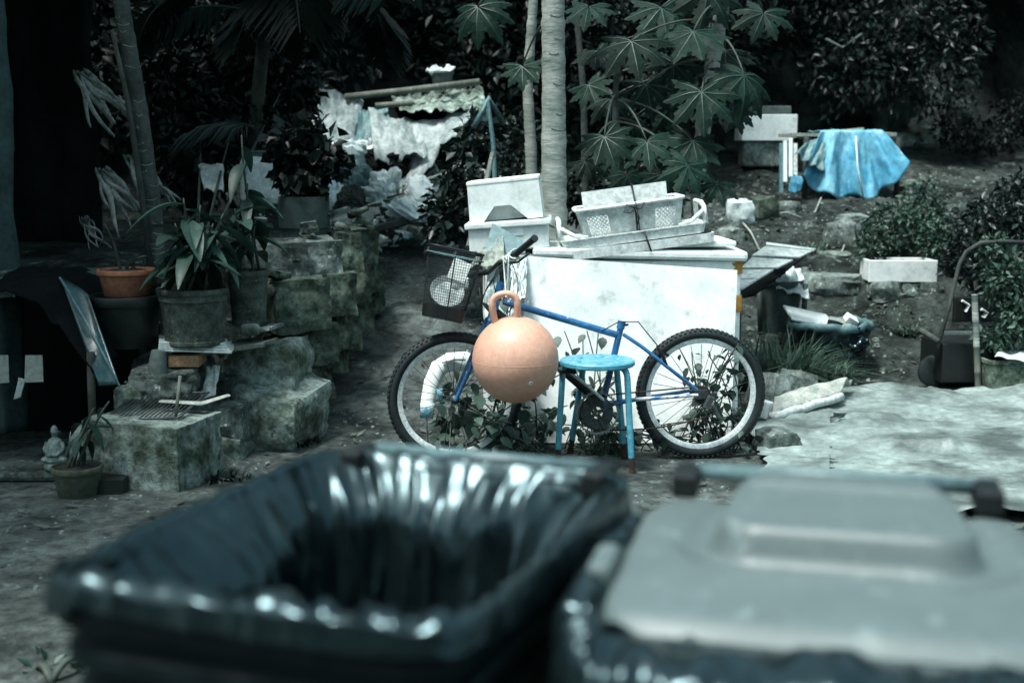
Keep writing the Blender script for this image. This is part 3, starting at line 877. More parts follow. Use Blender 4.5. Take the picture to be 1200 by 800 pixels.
# ================================================================ STOOL
sc0 = at(700, 421, 6.22); sz = sc0.z
stool = thing('stool', (sc0.x, sc0.y, 0), 'round turquoise metal stool with rusted feet in front of the bicycle', 'stool')
Rs = .185
s = MB().lathe([(.001, sz - .003), (.06, sz - .004), (.075, sz - .007), (.09, sz - .004), (Rs - .02, sz), (Rs - .006, sz), (Rs, sz - .006), (Rs, sz - .022), (Rs - .006, sz - .028), (Rs - .012, sz - .022), (Rs - .014, sz - .012), (.001, sz - .012)], 64, (sc0.x, sc0.y, 0))
seat = s.build('seat', MT['stool'], stool, smooth=True, auto=40)
for i in range(6):
    a = i * PI / 3 + .4
    c = Vector((sc0.x + math.cos(a) * .12, sc0.y + math.sin(a) * .12, sz + .0005))
    MB().lathe([(.03, -.003), (.028, .0008), (.001, .0012)], 16, c).build('pressed_dimple', MT['stool'], seat, smooth=True)
legs = [on(741, 556, 0.0), on(653, 545, 0.0), on(732, 537, 0.0), on(668, 531, 0.0)]
for i, ft in enumerate(legs):
    d = Vector((ft.x - sc0.x, ft.y - sc0.y, 0)).normalized()
    topp = Vector((sc0.x, sc0.y, sz - .022)) + d * .09
    kn = Vector((sc0.x, sc0.y, sz - .025)) + d * .158
    pts = [topp] + bez(kn - d * .03, kn + d * .012, kn + d * .018 + Vector((0, 0, -.045)), 6)
    cut = lerp(pts[-1], ft, .83)
    pts.append(cut)
    lo = MB().tube(pts, .0158, 12).build('leg', MT['stool'], stool, smooth=True, auto=45)
    q = [lerp(cut, ft, k / 5) for k in range(6)]
    MB().tube([cut + (cut - ft) * .05] + q, [.0162, .0165, .014, .0155, .0125, .016, .018], 9).build('rusted_foot', MT['rust'], lo, smooth=True)

# ================================================================ HOPPER BALL (plain, no face)
bc = at(604, 421, 6.05); br_ = .207
bm_ = MB()
def bfn(u, v):
    a = 2 * PI * u; t = PI * v
    k = 1 + .012 * math.cos(t) ** 2
    return bc + Vector((math.cos(a) * math.sin(t), math.sin(a) * math.sin(t), math.cos(t) * k)) * br_
hop = thing('hopper_ball', bc - Vector((0, 0, br_)), 'peach rubber hopper ball with looped handle hanging from the handlebar', 'ball')
bm_.grid(bfn, 64, 40, wrap=True, flip=True)
bo = bm_.build('ball', MT['ball'], hop, smooth=True)
MB().tube([bc + Vector((math.cos(2 * PI * i / 64), math.sin(2 * PI * i / 64), -.02)) * (br_ * 1.0003) for i in range(64)], .0009, 4, closed=True).build('mould_seam', MT['ball'], bo, smooth=True)
vd = Vector((.35, -.85, -.42)).normalized()
MB().lathe([(.012, -.001), (.011, .0015), (.005, .002), (.004, -.001), (.001, -.001)], 18, bc + vd * br_, look_to(vd)).build('valve_plug', MT['paper'], bo, smooth=True)
hA, hB = at(582, 384, 6.04), at(605, 379, 6.04)
hp = [hA, at(577, 362, 6.02), at(578, 351, 6.02), at(585, 345.5, 6.02), at(596, 344.5, 6.02), at(604, 349, 6.02), at(606.5, 360, 6.02), hB]
fine = []
for i in range(len(hp) - 1):
    for k in range(4):
        t = k / 4
        p0 = hp[max(i - 1, 0)]; p1 = hp[i]; p2 = hp[i + 1]; p3 = hp[min(i + 2, len(hp) - 1)]
        fine.append(.5 * ((2 * p1) + (p2 - p0) * t + (2 * p0 - 5 * p1 + 4 * p2 - p3) * t * t + (3 * p1 - p0 - 3 * p2 + p3) * t ** 3))
fine.append(hp[-1])
MB().tube(fine, .0165, 12).build('handle', MT['ball'], hop, smooth=True)
rp = thing('cord', at(594, 300, 6.1), 'white cord knotted round the handlebar holding up the peach ball', 'rope')
hl = at(594, 345, 6.02)
for a_, b_ in ((at(590, 305, 6.12), Vector((-.003, -.018, -.012))), (at(596, 304, 6.10), Vector((.003, -.018, -.014)))):
    MB().tube([a_ + Vector((0, 0, .02)), a_, hl + b_, hl + b_ + Vector((0, .03, -.012))], .0035, 6).build('strand', MT['rope'], rp, smooth=True)
gdir = (g1b - g1a).normalized()
for i in range(5):
    c = lerp(g1a, g1b, -.1 + .075 * i)
    Rg = look_to(gdir)
    pts = [c + Rg @ Vector((math.cos(q) * .024, math.sin(q) * .024, .012 * math.sin(q * 2 + i))) for q in [2 * PI * k / 16 for k in range(16)]]
    MB().tube(pts, .005, 6, closed=True).build('coil', MT['rope'], rp, smooth=True)
rn = random.Random(5)
for i in range(4):
    p = at(598 + i * 3, 312 + 2 * i, 6.1)
    MB().tube(bez(p, p + Vector((.02, -.01, -.05)), p + Vector((rn.uniform(-.04, .05), 0, -.09 - .02 * i)), 7), .003, 5).build('loose_end', MT['rope'], rp, smooth=True)

# ================================================================ PILE OF WHITE BOXES AND BOARDS
def og(px, py, y0=3.0, y1=17.0):
    """where the line of sight meets the ground"""
    Y = y0
    while Y < y1:
        p = at(px, py, Y)
        if p.z <= gz(p.x, p.y): return p
        Y += 0.02
    return at(px, py, y1)
def wpx(px, Y, z):
    """world x of a column at depth Y and height z"""
    w = Y * math.cos(PITCH) - (z - CAM_H) * math.sin(PITCH)
    return (px - 600) / F * w
def panel(name, p00, p10, p11, p01, th, mat, parent=None, mi=None, loc=None, bevel=0.0):
    a, b, c, d = map(Vector, (p00, p10, p11, p01))
    n = (b - a).cross(d - a).normalized() * th
    m = MB()
    m.add([a, b, c, d], [(0, 1, 2, 3)], 0)
    m.add([a + n, b + n, c + n, d + n], [(3, 2, 1, 0)], 0)
    m.add([a, b, c, d, a + n, b + n, c + n, d + n], [(0, 4, 5, 1), (1, 5, 6, 2), (2, 6, 7, 3), (3, 7, 4, 0)], 1)
    return m.build(name, mat, parent, loc=loc if loc is not None else (a + b) / 2, bevel=bevel)
def tray_mesh(L, D, H, t, flare=1.0, lip=0.0):
    """open box, origin at the centre of its underside; x long"""
    m = MB()
    sec = [(L, D, 0), (L * flare, D * flare, H), ]
    def ring(l, d, z, r=.03, n=48): return [Vector((p.x, p.y, z)) for p in rrect(l, d, min(r, l * .3, d * .3), n)]
    lv = [ring(L, D, 0), ring(L * (1 + (flare - 1) * .9), D * (1 + (flare - 1) * .9), H * .9)]
    if lip: lv += [ring(L * flare + lip, D * flare + lip, H * .9), ring(L * flare + lip, D * flare + lip, H)]
    else: lv += [ring(L * flare, D * flare, H)]
    lv += [ring(L * flare - 2 * t, D * flare - 2 * t, H), ring(L - 2 * t, D - 2 * t, t)]
    n = 48
    for r in lv: m.v += [tuple(p) for p in r]
    for i in range(len(lv) - 1):
        for k in range(n):
            l = (k + 1) % n
            m.f.append((i * n + k, i * n + l, (i + 1) * n + l, (i + 1) * n + k)); m.m.append(0)
    m.f.append(tuple(range(n - 1, -1, -1))); m.m.append(0)
    m.f.append(tuple((len(lv) - 1) * n + k for k in range(n))); m.m.append(0)
    return m
def xfm(m, rot, c):
    m.v = [tuple(rot @ Vector(v) + Vector(c)) for v in m.v]
    return m

# the big foam chest behind
Yb = 7.02
x0, x1 = wpx(622, Yb, .9), wpx(869, Yb, .9)
zt = .97
chest = thing('foam_chest', ((x0 + x1) / 2, Yb + .3, 0), 'large white foam chest with peeling brown tape under the stacked trays', 'foam box')
m = MB().box(((x0 + x1) / 2, Yb + .3, zt / 2 + .005), (x1 - x0, .6, zt - .01))
m.build('body', MT['foam'], chest, bevel=.02)
m = MB().box(((x0 + x1) / 2 + .02, Yb + .29, zt + .035), (x1 - x0 + .02, .64, .055), ry(R(1.2)))
m.build('chest_lid', MT['foam'], chest, bevel=.018)
for (pa, pb) in ((305, 321), (346, 366)):
    za, zb = at(868, pa, Yb).z, at(868, pb, Yb).z
    t = MB()
    nn = 14
    vs = []
    rr_ = random.Random(pa)
    for j in range(3):
        xx = (x1 - .045, x1 + .004, x1 + .004)[j]; yy = (Yb - .004, Yb - .004, Yb + .3)[j]
        for i in range(nn):
            k = i / (nn - 1)
            vs.append(Vector((xx + (rr_.uniform(-.012, .012) if j == 0 else 0), yy, zb + (za - zb) * k + rr_.uniform(-.004, .004))))
    t.add(vs, [(j * nn + i, (j + 1) * nn + i, (j + 1) * nn + i + 1, j * nn + i + 1) for j in range(2) for i in range(nn - 1)])
    t.build('tape', MT['tape'], chest)
# the leaning board
a, b = at(617, 300, 6.93), at(864, 316.5, 6.93)
bl, br = Vector((wpx(607, 6.72, .02), 6.72, .015)), Vector((wpx(856, 6.72, .02), 6.72, .015))
pn = panel('white_board', bl, br, b, a, -.016, [MT['board'], MT['board_edge']])
tag(pn, 'large stained white board leaning against the foam chest behind the bicycle', 'board')
# stain drips on the board
# foam slab and bits on the chest
m = MB()
zc = zt + .064
m.box((wpx(770, 7.2, zc), 7.25, zc + .018), (.82, .46, .03), rz(.05) @ ry(R(-1.2)))
tag(m.build('foam_slab', MT['foam'], loc=(wpx(770, 7.2, zc), 7.25, zc), bevel=.012), 'dirty white foam slab lying on the chest lid below the trays', 'foam slab')
m = MB()
cb = Vector((wpx(815, 7.18, 1.1), 7.16, zc + .07))
m.box(cb, (.13, .2, .07), rz(.1) @ ry(R(-3)))
tag(m.build('wood_block', MT['wood'], loc=cb - Vector((0, 0, .035)), bevel=.006), 'short weathered wood block propping up the end of the trays', 'wood block')
# shallow trays
tilt = ry(R(-7.6))
lowc = at(742, 287, 7.2)
t1 = xfm(tray_mesh(.80, .42, .05, .012, 1.02), tilt, lowc + Vector((.03, 0, -.02)))
tag(t1.build('tray', MT['plastic_w'], smooth=True, auto=40, loc=lowc), 'shallow white plastic tray lowest in the tied stack on the chest', 'tray')
t2c = lowc + Vector((-.01, 0, .032))
tr = thing('tray', t2c, 'white fish tray with looped end handles under the perforated crate', 'tray')
t2 = xfm(tray_mesh(.77, .40, .055, .014, 1.04, .012), tilt, t2c)
t2.build('tray_body', MT['plastic_w'], tr, smooth=True, auto=40)
for sgn in (-1, 1):
    pts = [Vector((sgn * .40, -.17, .045)), Vector((sgn * .40, -.165, .14)), Vector((sgn * .395, -.12, .16)), Vector((sgn * .395, .12, .16)), Vector((sgn * .40, .165, .14)), Vector((sgn * .40, .17, .045))]
    MB().tube([tilt @ p + t2c for p in pts], .014, 10).build('end_handle', MT['plastic_w'], tr, smooth=True)
    # sloping side rail down from the handle
    pts = [Vector((sgn * .39, -.185, .12)), Vector((sgn * .32, -.195, .07)), Vector((sgn * .25, -.20, .055))]
    MB().tube([tilt @ p + t2c for p in pts], .012, 8).build('side_rail', MT['plastic_w'], tr, smooth=True)
# perforated crate
cc = t2c + tilt @ Vector((.0, 0, .02))
crate = thing('plastic_crate', cc, 'translucent white crate with diamond holes on top of the tray stack', 'crate')
L, D, H, fl = .50, .32, .185, 1.16
def cw(x, y, z): return cc + tilt @ Vector((x, y, z))
def wallpt(u, v, s=-1):      # front/back wall
    k = 1 + (fl - 1) * v
    return cw((u - .5) * L * k, s * D / 2 * k, v * H)
def endpt(u, v, s=1):
    k = 1 + (fl - 1) * v
    return cw(s * L / 2 * k, (u - .5) * D * k, v * H)
m = MB()
for fn in (lambda u, v: wallpt(u, v, 1), lambda u, v: endpt(u, v, 1), lambda u, v: endpt(u, v, -1)):
    m.grid(fn, 6, 5)
m.grid(lambda u, v: cw((u - .5) * L, (v - .5) * D, 0.004), 4, 4)
m.build('crate_wall', MT['plastic_c'], crate, smooth=False, solid=.004)
m = MB()
for (u0, u1, v0, v1) in ((0, 1, 0, .18), (0, 1, .78, 1), (0, .06, .18, .78), (.27, .74, .18, .78), (.94, 1, .18, .78)):
    m.grid(lambda u, v, a=(u0, u1, v0, v1): wallpt(a[0] + (a[1] - a[0]) * u, a[2] + (a[3] - a[2]) * v), 6, 3)
m.build('front_wall', MT['plastic_c'], crate, solid=.004)
for (u0, u1) in ((.06, .27), (.74, .94)):
    m = MB()
    n = 5
    for i in range(-n, n + 1):
        for d in (1, -1):
            q = []
            for k in range(13):
                t = k / 12
                uu = i / n + d * t * 1.0 if d > 0 else i / n + 1 - t
                if 0 <= uu <= 1: q.append(wallpt(u0 + (u1 - u0) * uu, .18 + .60 * t))
            if len(q) > 1: m.tube(q, .0034, 4, cap=False)
    m.build('lattice', MT['plastic_w'], crate)
rim = [cw(p.x, p.y, H) for p in rrect(L * fl + .012, D * fl + .012, .03, 48)]
MB().tube(rim, .012, 8, closed=True, flat=.9).build('crate_rim', MT['plastic_w'], crate, smooth=True)
# board standing in the crate
q = [cw(-.245, .02, .03), cw(.225, .02, .03), cw(.235, .07, .272), cw(-.245, .07, .272)]
pn = panel('grey_board', q[0], q[1], q[2], q[3], .012, [MT['greyboard'], MT['board_edge']], bevel=.003)
tag(pn, 'pale grey board standing upright inside the perforated crate', 'board')
# a couple of bottles / cups inside
for i, (xx, r, h) in enumerate(((-.06, .045, .10), (.03, .05, .12), (.13, .04, .09))):
    c = cw(xx, -.07, .012)
    mm = MB().lathe([(.001, 0), (r * .8, 0), (r, h * .9), (r * .95, h), (r * .9, h * .9), (r * .7, .01), (.001, .008)], 24, c, tilt)
    tag(mm.build('tub', MT[('greyboard', 'plastic_c', 'white')[i]], smooth=True, auto=40, loc=c),
        ('grey tub inside the perforated crate, the widest apart', 'cloudy tub in the middle of the perforated crate', 'white tub at the higher end of the perforated crate')[i], 'tub')
# black string
sr = thing('string', cw(.02, -.22, .1), 'black string tied in a bow round crate and trays', 'string')
su = .545
def spt(v): return wallpt(su, v) + Vector((0, -.012, 0))
p_top = cw(.035, .06, .285)
MB().tube([p_top, cw(.04, .02, .282), wallpt(su, 1.02) + Vector((0, -.014, 0)), spt(.5), spt(.05), t2c + tilt @ Vector((.055, -.225, .05)), lowc + tilt @ Vector((.075, -.225, -.03))], .0048, 6).build('strand', MT['black'], sr, smooth=True)
MB().tube([p_top + Vector((.004, 0, 0)), wallpt(su + .01, 1.02) + Vector((0, -.016, 0)), wallpt(su + .02, .5) + Vector((0, -.012, 0)), wallpt(su + .03, .05) + Vector((0, -.012, 0)), t2c + tilt @ Vector((.065, -.226, .05))], .003, 6).build('strand', MT['black'], sr, smooth=True)
kp = wallpt(su, .86) + Vector((0, -.016, 0))
for pts in ((kp, kp + Vector((-.05, -.015, .02)), kp + Vector((-.065, -.01, -.02)), kp + Vector((-.03, -.012, -.025)), kp), (kp, kp + Vector((.03, -.012, .0)), kp + Vector((.045, -.01, .035))), (kp, kp + Vector((.02, -.01, -.05)), kp + Vector((.01, -.01, -.09)))):
    MB().tube(pts, .0038, 6).build('bow_loop', MT['black'], sr, smooth=True)

# ---- foam boxes on the left of the pile
def fbox(name, c, L, D, H, rot, label, notch=None, t=.03, mat='foam', rimw=0.0, cat='foam box'):
    root = thing(name, c, label, cat)
    m = MB()
    Vv = lambda p: Vector(c) + rot @ Vector(p)
    if notch:
        # front face with a trapezoid cut-out at its lower edge
        (n0, n1, n2, n3, nh) = notch
        for y in (-D / 2, -D / 2 + t):
            pass
        outl = [(-L / 2, 0), (n0, 0), (n1, nh), (n2, nh), (n3, 0), (L / 2, 0), (L / 2 * .97, H), (-L / 2 * .97, H)]
        f = [Vv((x, -D / 2, z)) for x, z in outl]; bk = [Vv((x, -D / 2 + t, z)) for x, z in outl]
        k = len(outl)
        faces = [(0, 1, 2, 7), (2, 3, 6, 7), (3, 4, 5, 6)]
        m.add(f + bk, faces + [tuple(i + k for i in q[::-1]) for q in faces] + [(i, i + k, (i + 1) % k + k, (i + 1) % k) for i in range(k)])
    else:
        m.box(Vv((0, -D / 2 + t / 2, H / 2)), (L, t, H), rot)
    m.box(Vv((0, D / 2 - t / 2, H / 2)), (L - .004, t, H - .004), rot)
    for s in (-1, 1):
        m.box(Vv((s * (L / 2 - t / 2) * .985, 0, H / 2)), (t, D - 2 * t + .002, H - .006), rot)
    m.build('body', MT[mat], root, bevel=.006 if not notch else 0.0)
    return root, Vv
Yl = 7.0
# lower supporting box
lc = Vector((wpx(598, Yl, .5) - .0, Yl + .22, 0.0))
z1 = at(600, 300, Yl).z
r_, V_ = fbox('foam_box', (lc.x + .02, Yl + .25, .005), .34, .44, z1 - .03, rz(.06), 'tall white foam box standing on the ground behind the handlebar', t=.035)
MB().box(V_((0, 0, z1 - .012)), (.37, .47, .032), rz(.06)).build('box_lid', MT['foam'], r_, bevel=.01)
# middle one with projecting rim
mc = Vector((wpx(599, Yl, 1.1), Yl + .22, at(600, 293, Yl).z))
rt = rz(-.04) @ ry(R(-4))
r_, V_ = fbox('foam_box', mc, .44, .42, .125, rt, 'white foam box with projecting rim under the notched one', t=.035)
MB().box(V_((0, 0, .14)), (.475, .46, .034), rt).build('box_lid', MT['foam'], r_, bevel=.008)
MB().box(V_((.02, -.212, .10)), (.12, .006, .05), rt).build('raised_label', MT['white'], r_, bevel=.002)
uc = mc + rt @ Vector((-.005, 0, .158))
rt2 = rz(-.05) @ ry(R(-6))
r_, V_ = fbox('foam_box', uc, .405, .36, .205, rt2, 'upturned white foam box with a trapezoid notch, topmost by the trunk', notch=(-.13, -.06, .03, .12, .085), t=.03)
MB().box(V_((0, 0, .218)), (.40, .365, .03), rt2).build('box_lid', MT['foam'], r_, bevel=.01)
MB().box(V_((0, -.08, .06)), (.3, .02, .11), rt2).build('inner_wall', MT['foam'], r_)
# blue grey board scrap and stained cloth in front of it
q = [at(566, 304, 6.9), at(616, 297, 6.9), at(612, 281, 6.95), at(577, 262, 7.0)]
tag(panel('board_scrap', q[0], q[1], q[2], q[3], .008, [MT['bluegrey'], MT['bluegrey']]), 'blue grey scrap of board leaning on the foam boxes', 'board')
def cloth(p00, p10, p01, p11, nu=40, nv=40, amp=.03, fr=3.0, seed=1, sag=0.0, fold=0.0, nf=5, drip=0.0):
    p00, p10, p01, p11 = map(Vector, (p00, p10, p01, p11))
    n = (p10 - p00).cross(p01 - p00).normalized()
    sc = ((p10 - p00).length + (p01 - p00).length) / 2
    def fn(u, v):
        p = p00 * (1 - u) * (1 - v) + p10 * u * (1 - v) + p01 * (1 - u) * v + p11 * u * v
        h = amp * fbm((u * fr + seed * 7.1, v * fr * .7 + seed, seed * 3.3)) + fold * math.sin(u * nf * PI * 2 + 2.2 * fbm((u * 2, v * 1.5, seed))) * (.35 + .65 * (1 - v))
        p = p + n * h - Vector((0, 0, sag * math.sin(PI * u) * math.sin(PI * v)))
        if drip: p.z -= drip * (1 - v) * (fbm((u * 3, seed, 0.5)) + .3 * fbm((u * 11, seed, 1.5)))
        return p
    return MB().grid(fn, nu, nv)
m = cloth(at(548, 312, 6.85), at(592, 312, 6.8), at(566, 288, 6.95), at(590, 278, 6.95), 20, 20, .03, 4, 3)
tag(m.build('rag', MT['card'], smooth=True, solid=.004, loc=at(570, 312, 6.85)), 'stained pale rag over the foam box beside the basket', 'rag')
m = cloth(at(596, 350, 6.75), at(616, 350, 6.75), at(600, 305, 6.9), at(618, 303, 6.9), 24, 30, .03, 9, 5)
tag(m.build('plastic_bag', MT['tarp_w'], smooth=True, solid=.002, loc=at(606, 350, 6.75)), 'crumpled white plastic bag hanging beside the leaning board', 'bag')
m = cloth(at(566, 392, 6.7), at(604, 394, 6.7), at(572, 312, 6.92), at(604, 308, 6.92), 24, 30, .05, 7, 9)
tag(m.build('plastic_bag', MT['tarp_w'], smooth=True, solid=.002, loc=at(580, 392, 6.7)), 'creased white sheet hanging below the rag behind the bicycle fork', 'bag')

# white foam elbow with blue print seen through the front wheel
el = thing('foam_elbow', on(508, 492, .02) + Vector((0, .1, 0)), 'bent white foam tube with blue tape seen through the front wheel', 'tube')
pts = [at(500, 489, 6.5), at(501, 470, 6.52), at(506, 448, 6.55), at(514, 431, 6.57), at(527, 424, 6.58), at(545, 423, 6.6), at(556, 428, 6.62)]
MB().tube(pts, [.03, .036, .042, .046, .05, .052, .05], 14, flat=.7).build('tube_body', MT['white'], el, smooth=True)
MB().tube([at(500, 490, 6.49), at(500.6, 480, 6.5), at(501, 472, 6.51)], [.034, .037, .039], 14, flat=.75).build('blue_tape', MT['tapeblue'], el, smooth=True)
MB().tube([at(518, 424, 6.52), at(532, 420, 6.52), at(545, 421, 6.53)], [.02, .028, .02], 10, flat=.4).build('yellow_patch', MT['paper'], el, smooth=True)
MB().tube([at(516, 470, 6.5), at(515, 455, 6.5)], [.012, .016], 8, flat=.4).build('blue_tag', MT['tapeblue'], el, smooth=True)
MB().tube([at(500, 490, 6.49), at(500, 500, 6.49), on(502, 521, .0) ], .005, 6).build('tie', MT['rope'], el, smooth=True)

# ================================================================ LEFT: STONES, POTS, SHED
wall = thing('stone_wall', (-1.25, 7.6, 0), 'mossy dry stone wall running along the left of the earth path', 'stone wall')
# (px box, depth, thickness, material)
def pst(parent, name, px0, py0, px1, py1, Y, dep, seed, mat, rot=(0, 0, 0), **kw):
    c = at((px0 + px1) / 2, (py0 + py1) / 2, Y + dep * .45)
    k = (Y) / (F * .985)
    return add_stone(name, parent, c, ((px1 - px0) * k * 1.04, dep, (py1 - py0) * k * 1.06), seed, MT[mat], rot, **kw)
ST = [  # upper course, then lower ones, receding up the path
    (292, 284, 358, 330, 7.25, .5, 'stone', .1), (345, 281, 392, 328, 7.55, .5, 'stone', .25), (384, 271, 412, 312, 8.1, .5, 'moss_stone', .3), (404, 268, 431, 306, 8.6, .5, 'moss_stone', .3),
    (314, 324, 378, 383, 7.05, .45, 'moss_stone', .3), (370, 318, 402, 366, 7.5, .5, 'moss_stone', .4), (396, 306, 420, 350, 8.1, .5, 'moss_stone', .4), (414, 300, 436, 340, 8.7, .5, 'moss_stone', .4),
    (336, 374, 384, 422, 7.2, .45, 'moss_stone', .4), (378, 360, 406, 404, 7.7, .5, 'moss_stone', .4), (402, 346, 424, 382, 8.2, .5, 'moss_stone', .4), (418, 336, 436, 362, 8.8, .5, 'moss_stone', .4),
    (350, 415, 378, 460, 7.25, .4, 'moss_stone', .4), (376, 400, 398, 430, 7.8, .4, 'moss_stone', .4),
]
for i, (a0, b0, a1, b1, Y, dep, mt, yw) in enumerate(ST):
    pst(wall, 'stone', a0, b0, a1, b1, Y, dep, i + 1, mt, (0, R(-2 + i % 4), yw + .1), cuts=11, rough=.10, boxy=.87)
rq = random.Random(21)
for i in range(46):      # small chinking stones wedged along the courses and fallen at the foot
    t = rq.random()
    px = 300 + 130 * t + rq.gauss(0, 12); py = (500 - 205 * t ** .8) - rq.random() ** 1.5 * (210 - 150 * t)
    Y = 6.95 + 2.0 * t
    w = rq.uniform(7, 20) * (1 - .4 * t)
    pst(wall, 'stone', px, py, px + w * rq.uniform(1, 1.7), py + w * .8, Y - .04, .16, 200 + i, rq.choice(('stone', 'moss_stone', 'stone', 'pale_stone')), (rq.uniform(-.3, .3), rq.uniform(-.3, .3), rq.uniform(-1, 1)), cuts=4, rough=.2, boxy=.6)
def lone(name, px0, py0, px1, py1, Y, dep, seed, mat, label, cat='stone', rot=(0, 0, 0), **kw):
    o = pst(None, name, px0, py0, px1, py1, Y, dep, seed, mat, rot, **kw)
    return tag(o, label, cat)
lone('stone_block', 272, 402, 357, 456, 6.75, .42, 31, 'pale_stone', 'pale mossy stone block resting on the sloping boulder', rot=(0, R(-9), -.12), cuts=16, rough=.12, boxy=.82)
lone('boulder', 278, 446, 374, 522, 6.62, .5, 32, 'pale_stone', 'broad sloping boulder at the foot of the wall beside the path', 'boulder', rot=(R(8), R(8), -.3), cuts=18, rough=.15, boxy=.62)
lone('stone_block', 120, 486, 246, 588, 5.82, .42, 33, 'pale_stone', 'big squared stone block, the largest one, under the wire grate', rot=(0, 0, -.30), cuts=20, rough=.075, boxy=.9)
lone('porous_stone', 158, 430, 228, 474, 6.25, .3, 34, 'stone', 'grey pitted stone below the orange brick', cuts=16, rough=.24, boxy=.6)
lone('stone', 140, 452, 172, 480, 6.2, .22, 35, 'pale_stone', 'small pale rough stone left of the pitted stone', cuts=7, rough=.18, boxy=.6)
lone('stone', 246, 470, 292, 512, 6.45, .3, 36, 'stone', 'dark rounded stone between the squared block and the boulder', cuts=7, rough=.16, boxy=.55)
lone('stone', 236, 508, 290, 548, 6.4, .3, 37, 'pale_stone', 'low pale stone on the ground beside the squared block', cuts=7, rough=.16, boxy=.55)
lone('stone', 232, 440, 276, 480, 6.6, .3, 38, 'stone', 'rough brown grey stone tucked under the white tiles', cuts=7, rough=.2, boxy=.6)
lone('pebble', 283, 380, 304, 392, 6.55, .08, 39, 'pale_stone', 'smooth white pebble lying on the flat slab beside the pots', rot=(0, 0, .2), cuts=5, rough=.1, boxy=.3)
lone('stone', 62, 505, 70, 512, 6.1, .05, 40, 'stone', 'tiny stone beside the seated figurine', cuts=3)
lone('upright_stone', 86, 500, 118, 556, 5.95, .16, 41, 'marble', 'pale rounded upright stone behind the small clay pot', cuts=6, rough=.06, boxy=.45)
lone('stone_block', 112, 556, 152, 596, 5.72, .2, 42, 'pot_d', 'small black cube of stone beside the squared block', cuts=3, rough=.03, boxy=.95)

# tiles, brick, slab
tb = at(216, 414, 6.35)
for i in range(4):
    zz = tb.z + .012 * i
    m = MB().box((tb.x + .04 - .012 * i, tb.y + .12 + .006 * i, zz + .012), (.36 - .012 * i, .26, .010), rz(.12 + .05 * i) @ ry(R(3)))
    tag(m.build('tile', MT['tile'], loc=(tb.x, tb.y + .1, zz)), ('lowest white tile', 'second white tile from below', 'third white tile from below', 'topmost white tile')[i] + ' in the stack under the carved pot', 'tile')
m = MB().box(at(215, 423, 6.36) + Vector((0, .08, 0)), (.155, .2, .058), rz(.05))
tag(m.build('brick', MT['brick'], loc=at(215, 430, 6.36), bevel=.004), 'single orange brick under the white tiles', 'brick')
m = MB().box(at(262, 410, 6.5) + Vector((0, .12, 0)), (.36, .25, .022), rz(.25) @ ry(R(-6)))
tag(m.build('wood_plank', MT['wood'], loc=at(262, 410, 6.5), bevel=.003), 'short weathered plank lying beside the white tiles', 'plank')
m = MB().box(at(300, 388, 6.62) + Vector((0, .1, 0)), (.2, .2, .02), rz(-.2) @ ry(R(-8)))
tag(m.build('flat_slab', MT['stone'], loc=at(300, 388, 6.62), bevel=.003), 'thin grey slab carrying the smooth white pebble', 'slab')
cp = at(184, 440, 6.3)
m = MB().lathe([(.001, .128), (.033, .128), (.037, .12), (.052, 0), (.047, 0), (.033, .115), (.001, .12)], 28, cp, ry(R(6)))
tag(m.build('upturned_pot', MT['pot_g'], smooth=True, auto=40, loc=cp), 'small grey pot turned upside down on the pitted stone', 'pot')
# wire grate and loose pale board
gr_ = thing('wire_grate', at(165, 490, 6.0), 'dark wire grate lying on the squared stone block', 'grate')
g0, gx, gy = at(120, 492, 5.92), Vector((.36, .0, .01)), Vector((.06, .36, .055))
fr_ = MB()
fr_.tube([g0, g0 + gx, g0 + gx + gy, g0 + gy], .006, 6, closed=True)
fr_.build('grate_frame', MT['steel'], gr_, smooth=True)
for i in range(16):
    MB().tube([g0 + gx * ((i + .5) / 16), g0 + gx * ((i + .5) / 16) + gy], .0035, 5).build('bar', MT['steel'], gr_, smooth=True)
m = MB()
q = [at(188, 470, 6.15), at(236, 473, 6.1), at(268, 463, 6.2)]
m.tube([q[0], q[1], q[2]], [.022, .03, .02], 6, flat=.35)
tag(m.build('bark_strip', MT['palewood'], loc=q[1]), 'pale strip of split wood lying across behind the squared block', 'wood')
m = MB().tube([at(206, 489, 5.95), at(211, 440, 6.0)], .008, 7)
tag(m.build('stick', MT['wood'], smooth=True, loc=at(206, 489, 5.95)), 'short stick standing upright on the squared stone block', 'stick')
m = cloth(at(234, 470, 6.4), at(252, 462, 6.4), at(242, 430, 6.5), at(258, 428, 6.5), 12, 14, .02, 4, 2)
tag(m.build('paper_scrap', MT['paper'], smooth=True, solid=.003, loc=at(240, 470, 6.4)), 'torn white scrap wedged under the plank', 'paper')

# ---- pots
def pot(name, c, r, h, mat, label, prof=None, relief=None, soil=True, group=None):
    root = thing(name, c, label, 'flower pot', group)
    P = prof or [(.78, 0), (.8, .02), (.95, .80), (1.03, .805), (1.05, .83), (1.05, .97), (1.03, 1.0), (.95, 1.0), (.93, .9)]
    m = MB()
    m.add([], [])
    fn = None
    if relief:
        fn = lambda q, z: 1 + (relief * (noise.noise(Vector((math.cos(q) * 6, math.sin(q) * 6, (z) * 30))) + .6 * abs(math.sin(q * 8)) * math.sin(z / h * PI * 3)) if .22 * h < z < .72 * h else 0)
    m.lathe([(.001, 0.002)] + [(a * r, b * h) for a, b in P], 72 if relief else 40, c, None, 0, fn)
    m.build('pot_wall', mat, root, smooth=True, auto=38)
    if soil:
        s = MB().lathe([(P[-1][0] * r * 1.0, P[-1][1] * h), (r * .5, P[-1][1] * h + .012), (.001, P[-1][1] * h + .015)], 24, c)
        s.build('soil', MT['soil'], root, smooth=True)
    return root
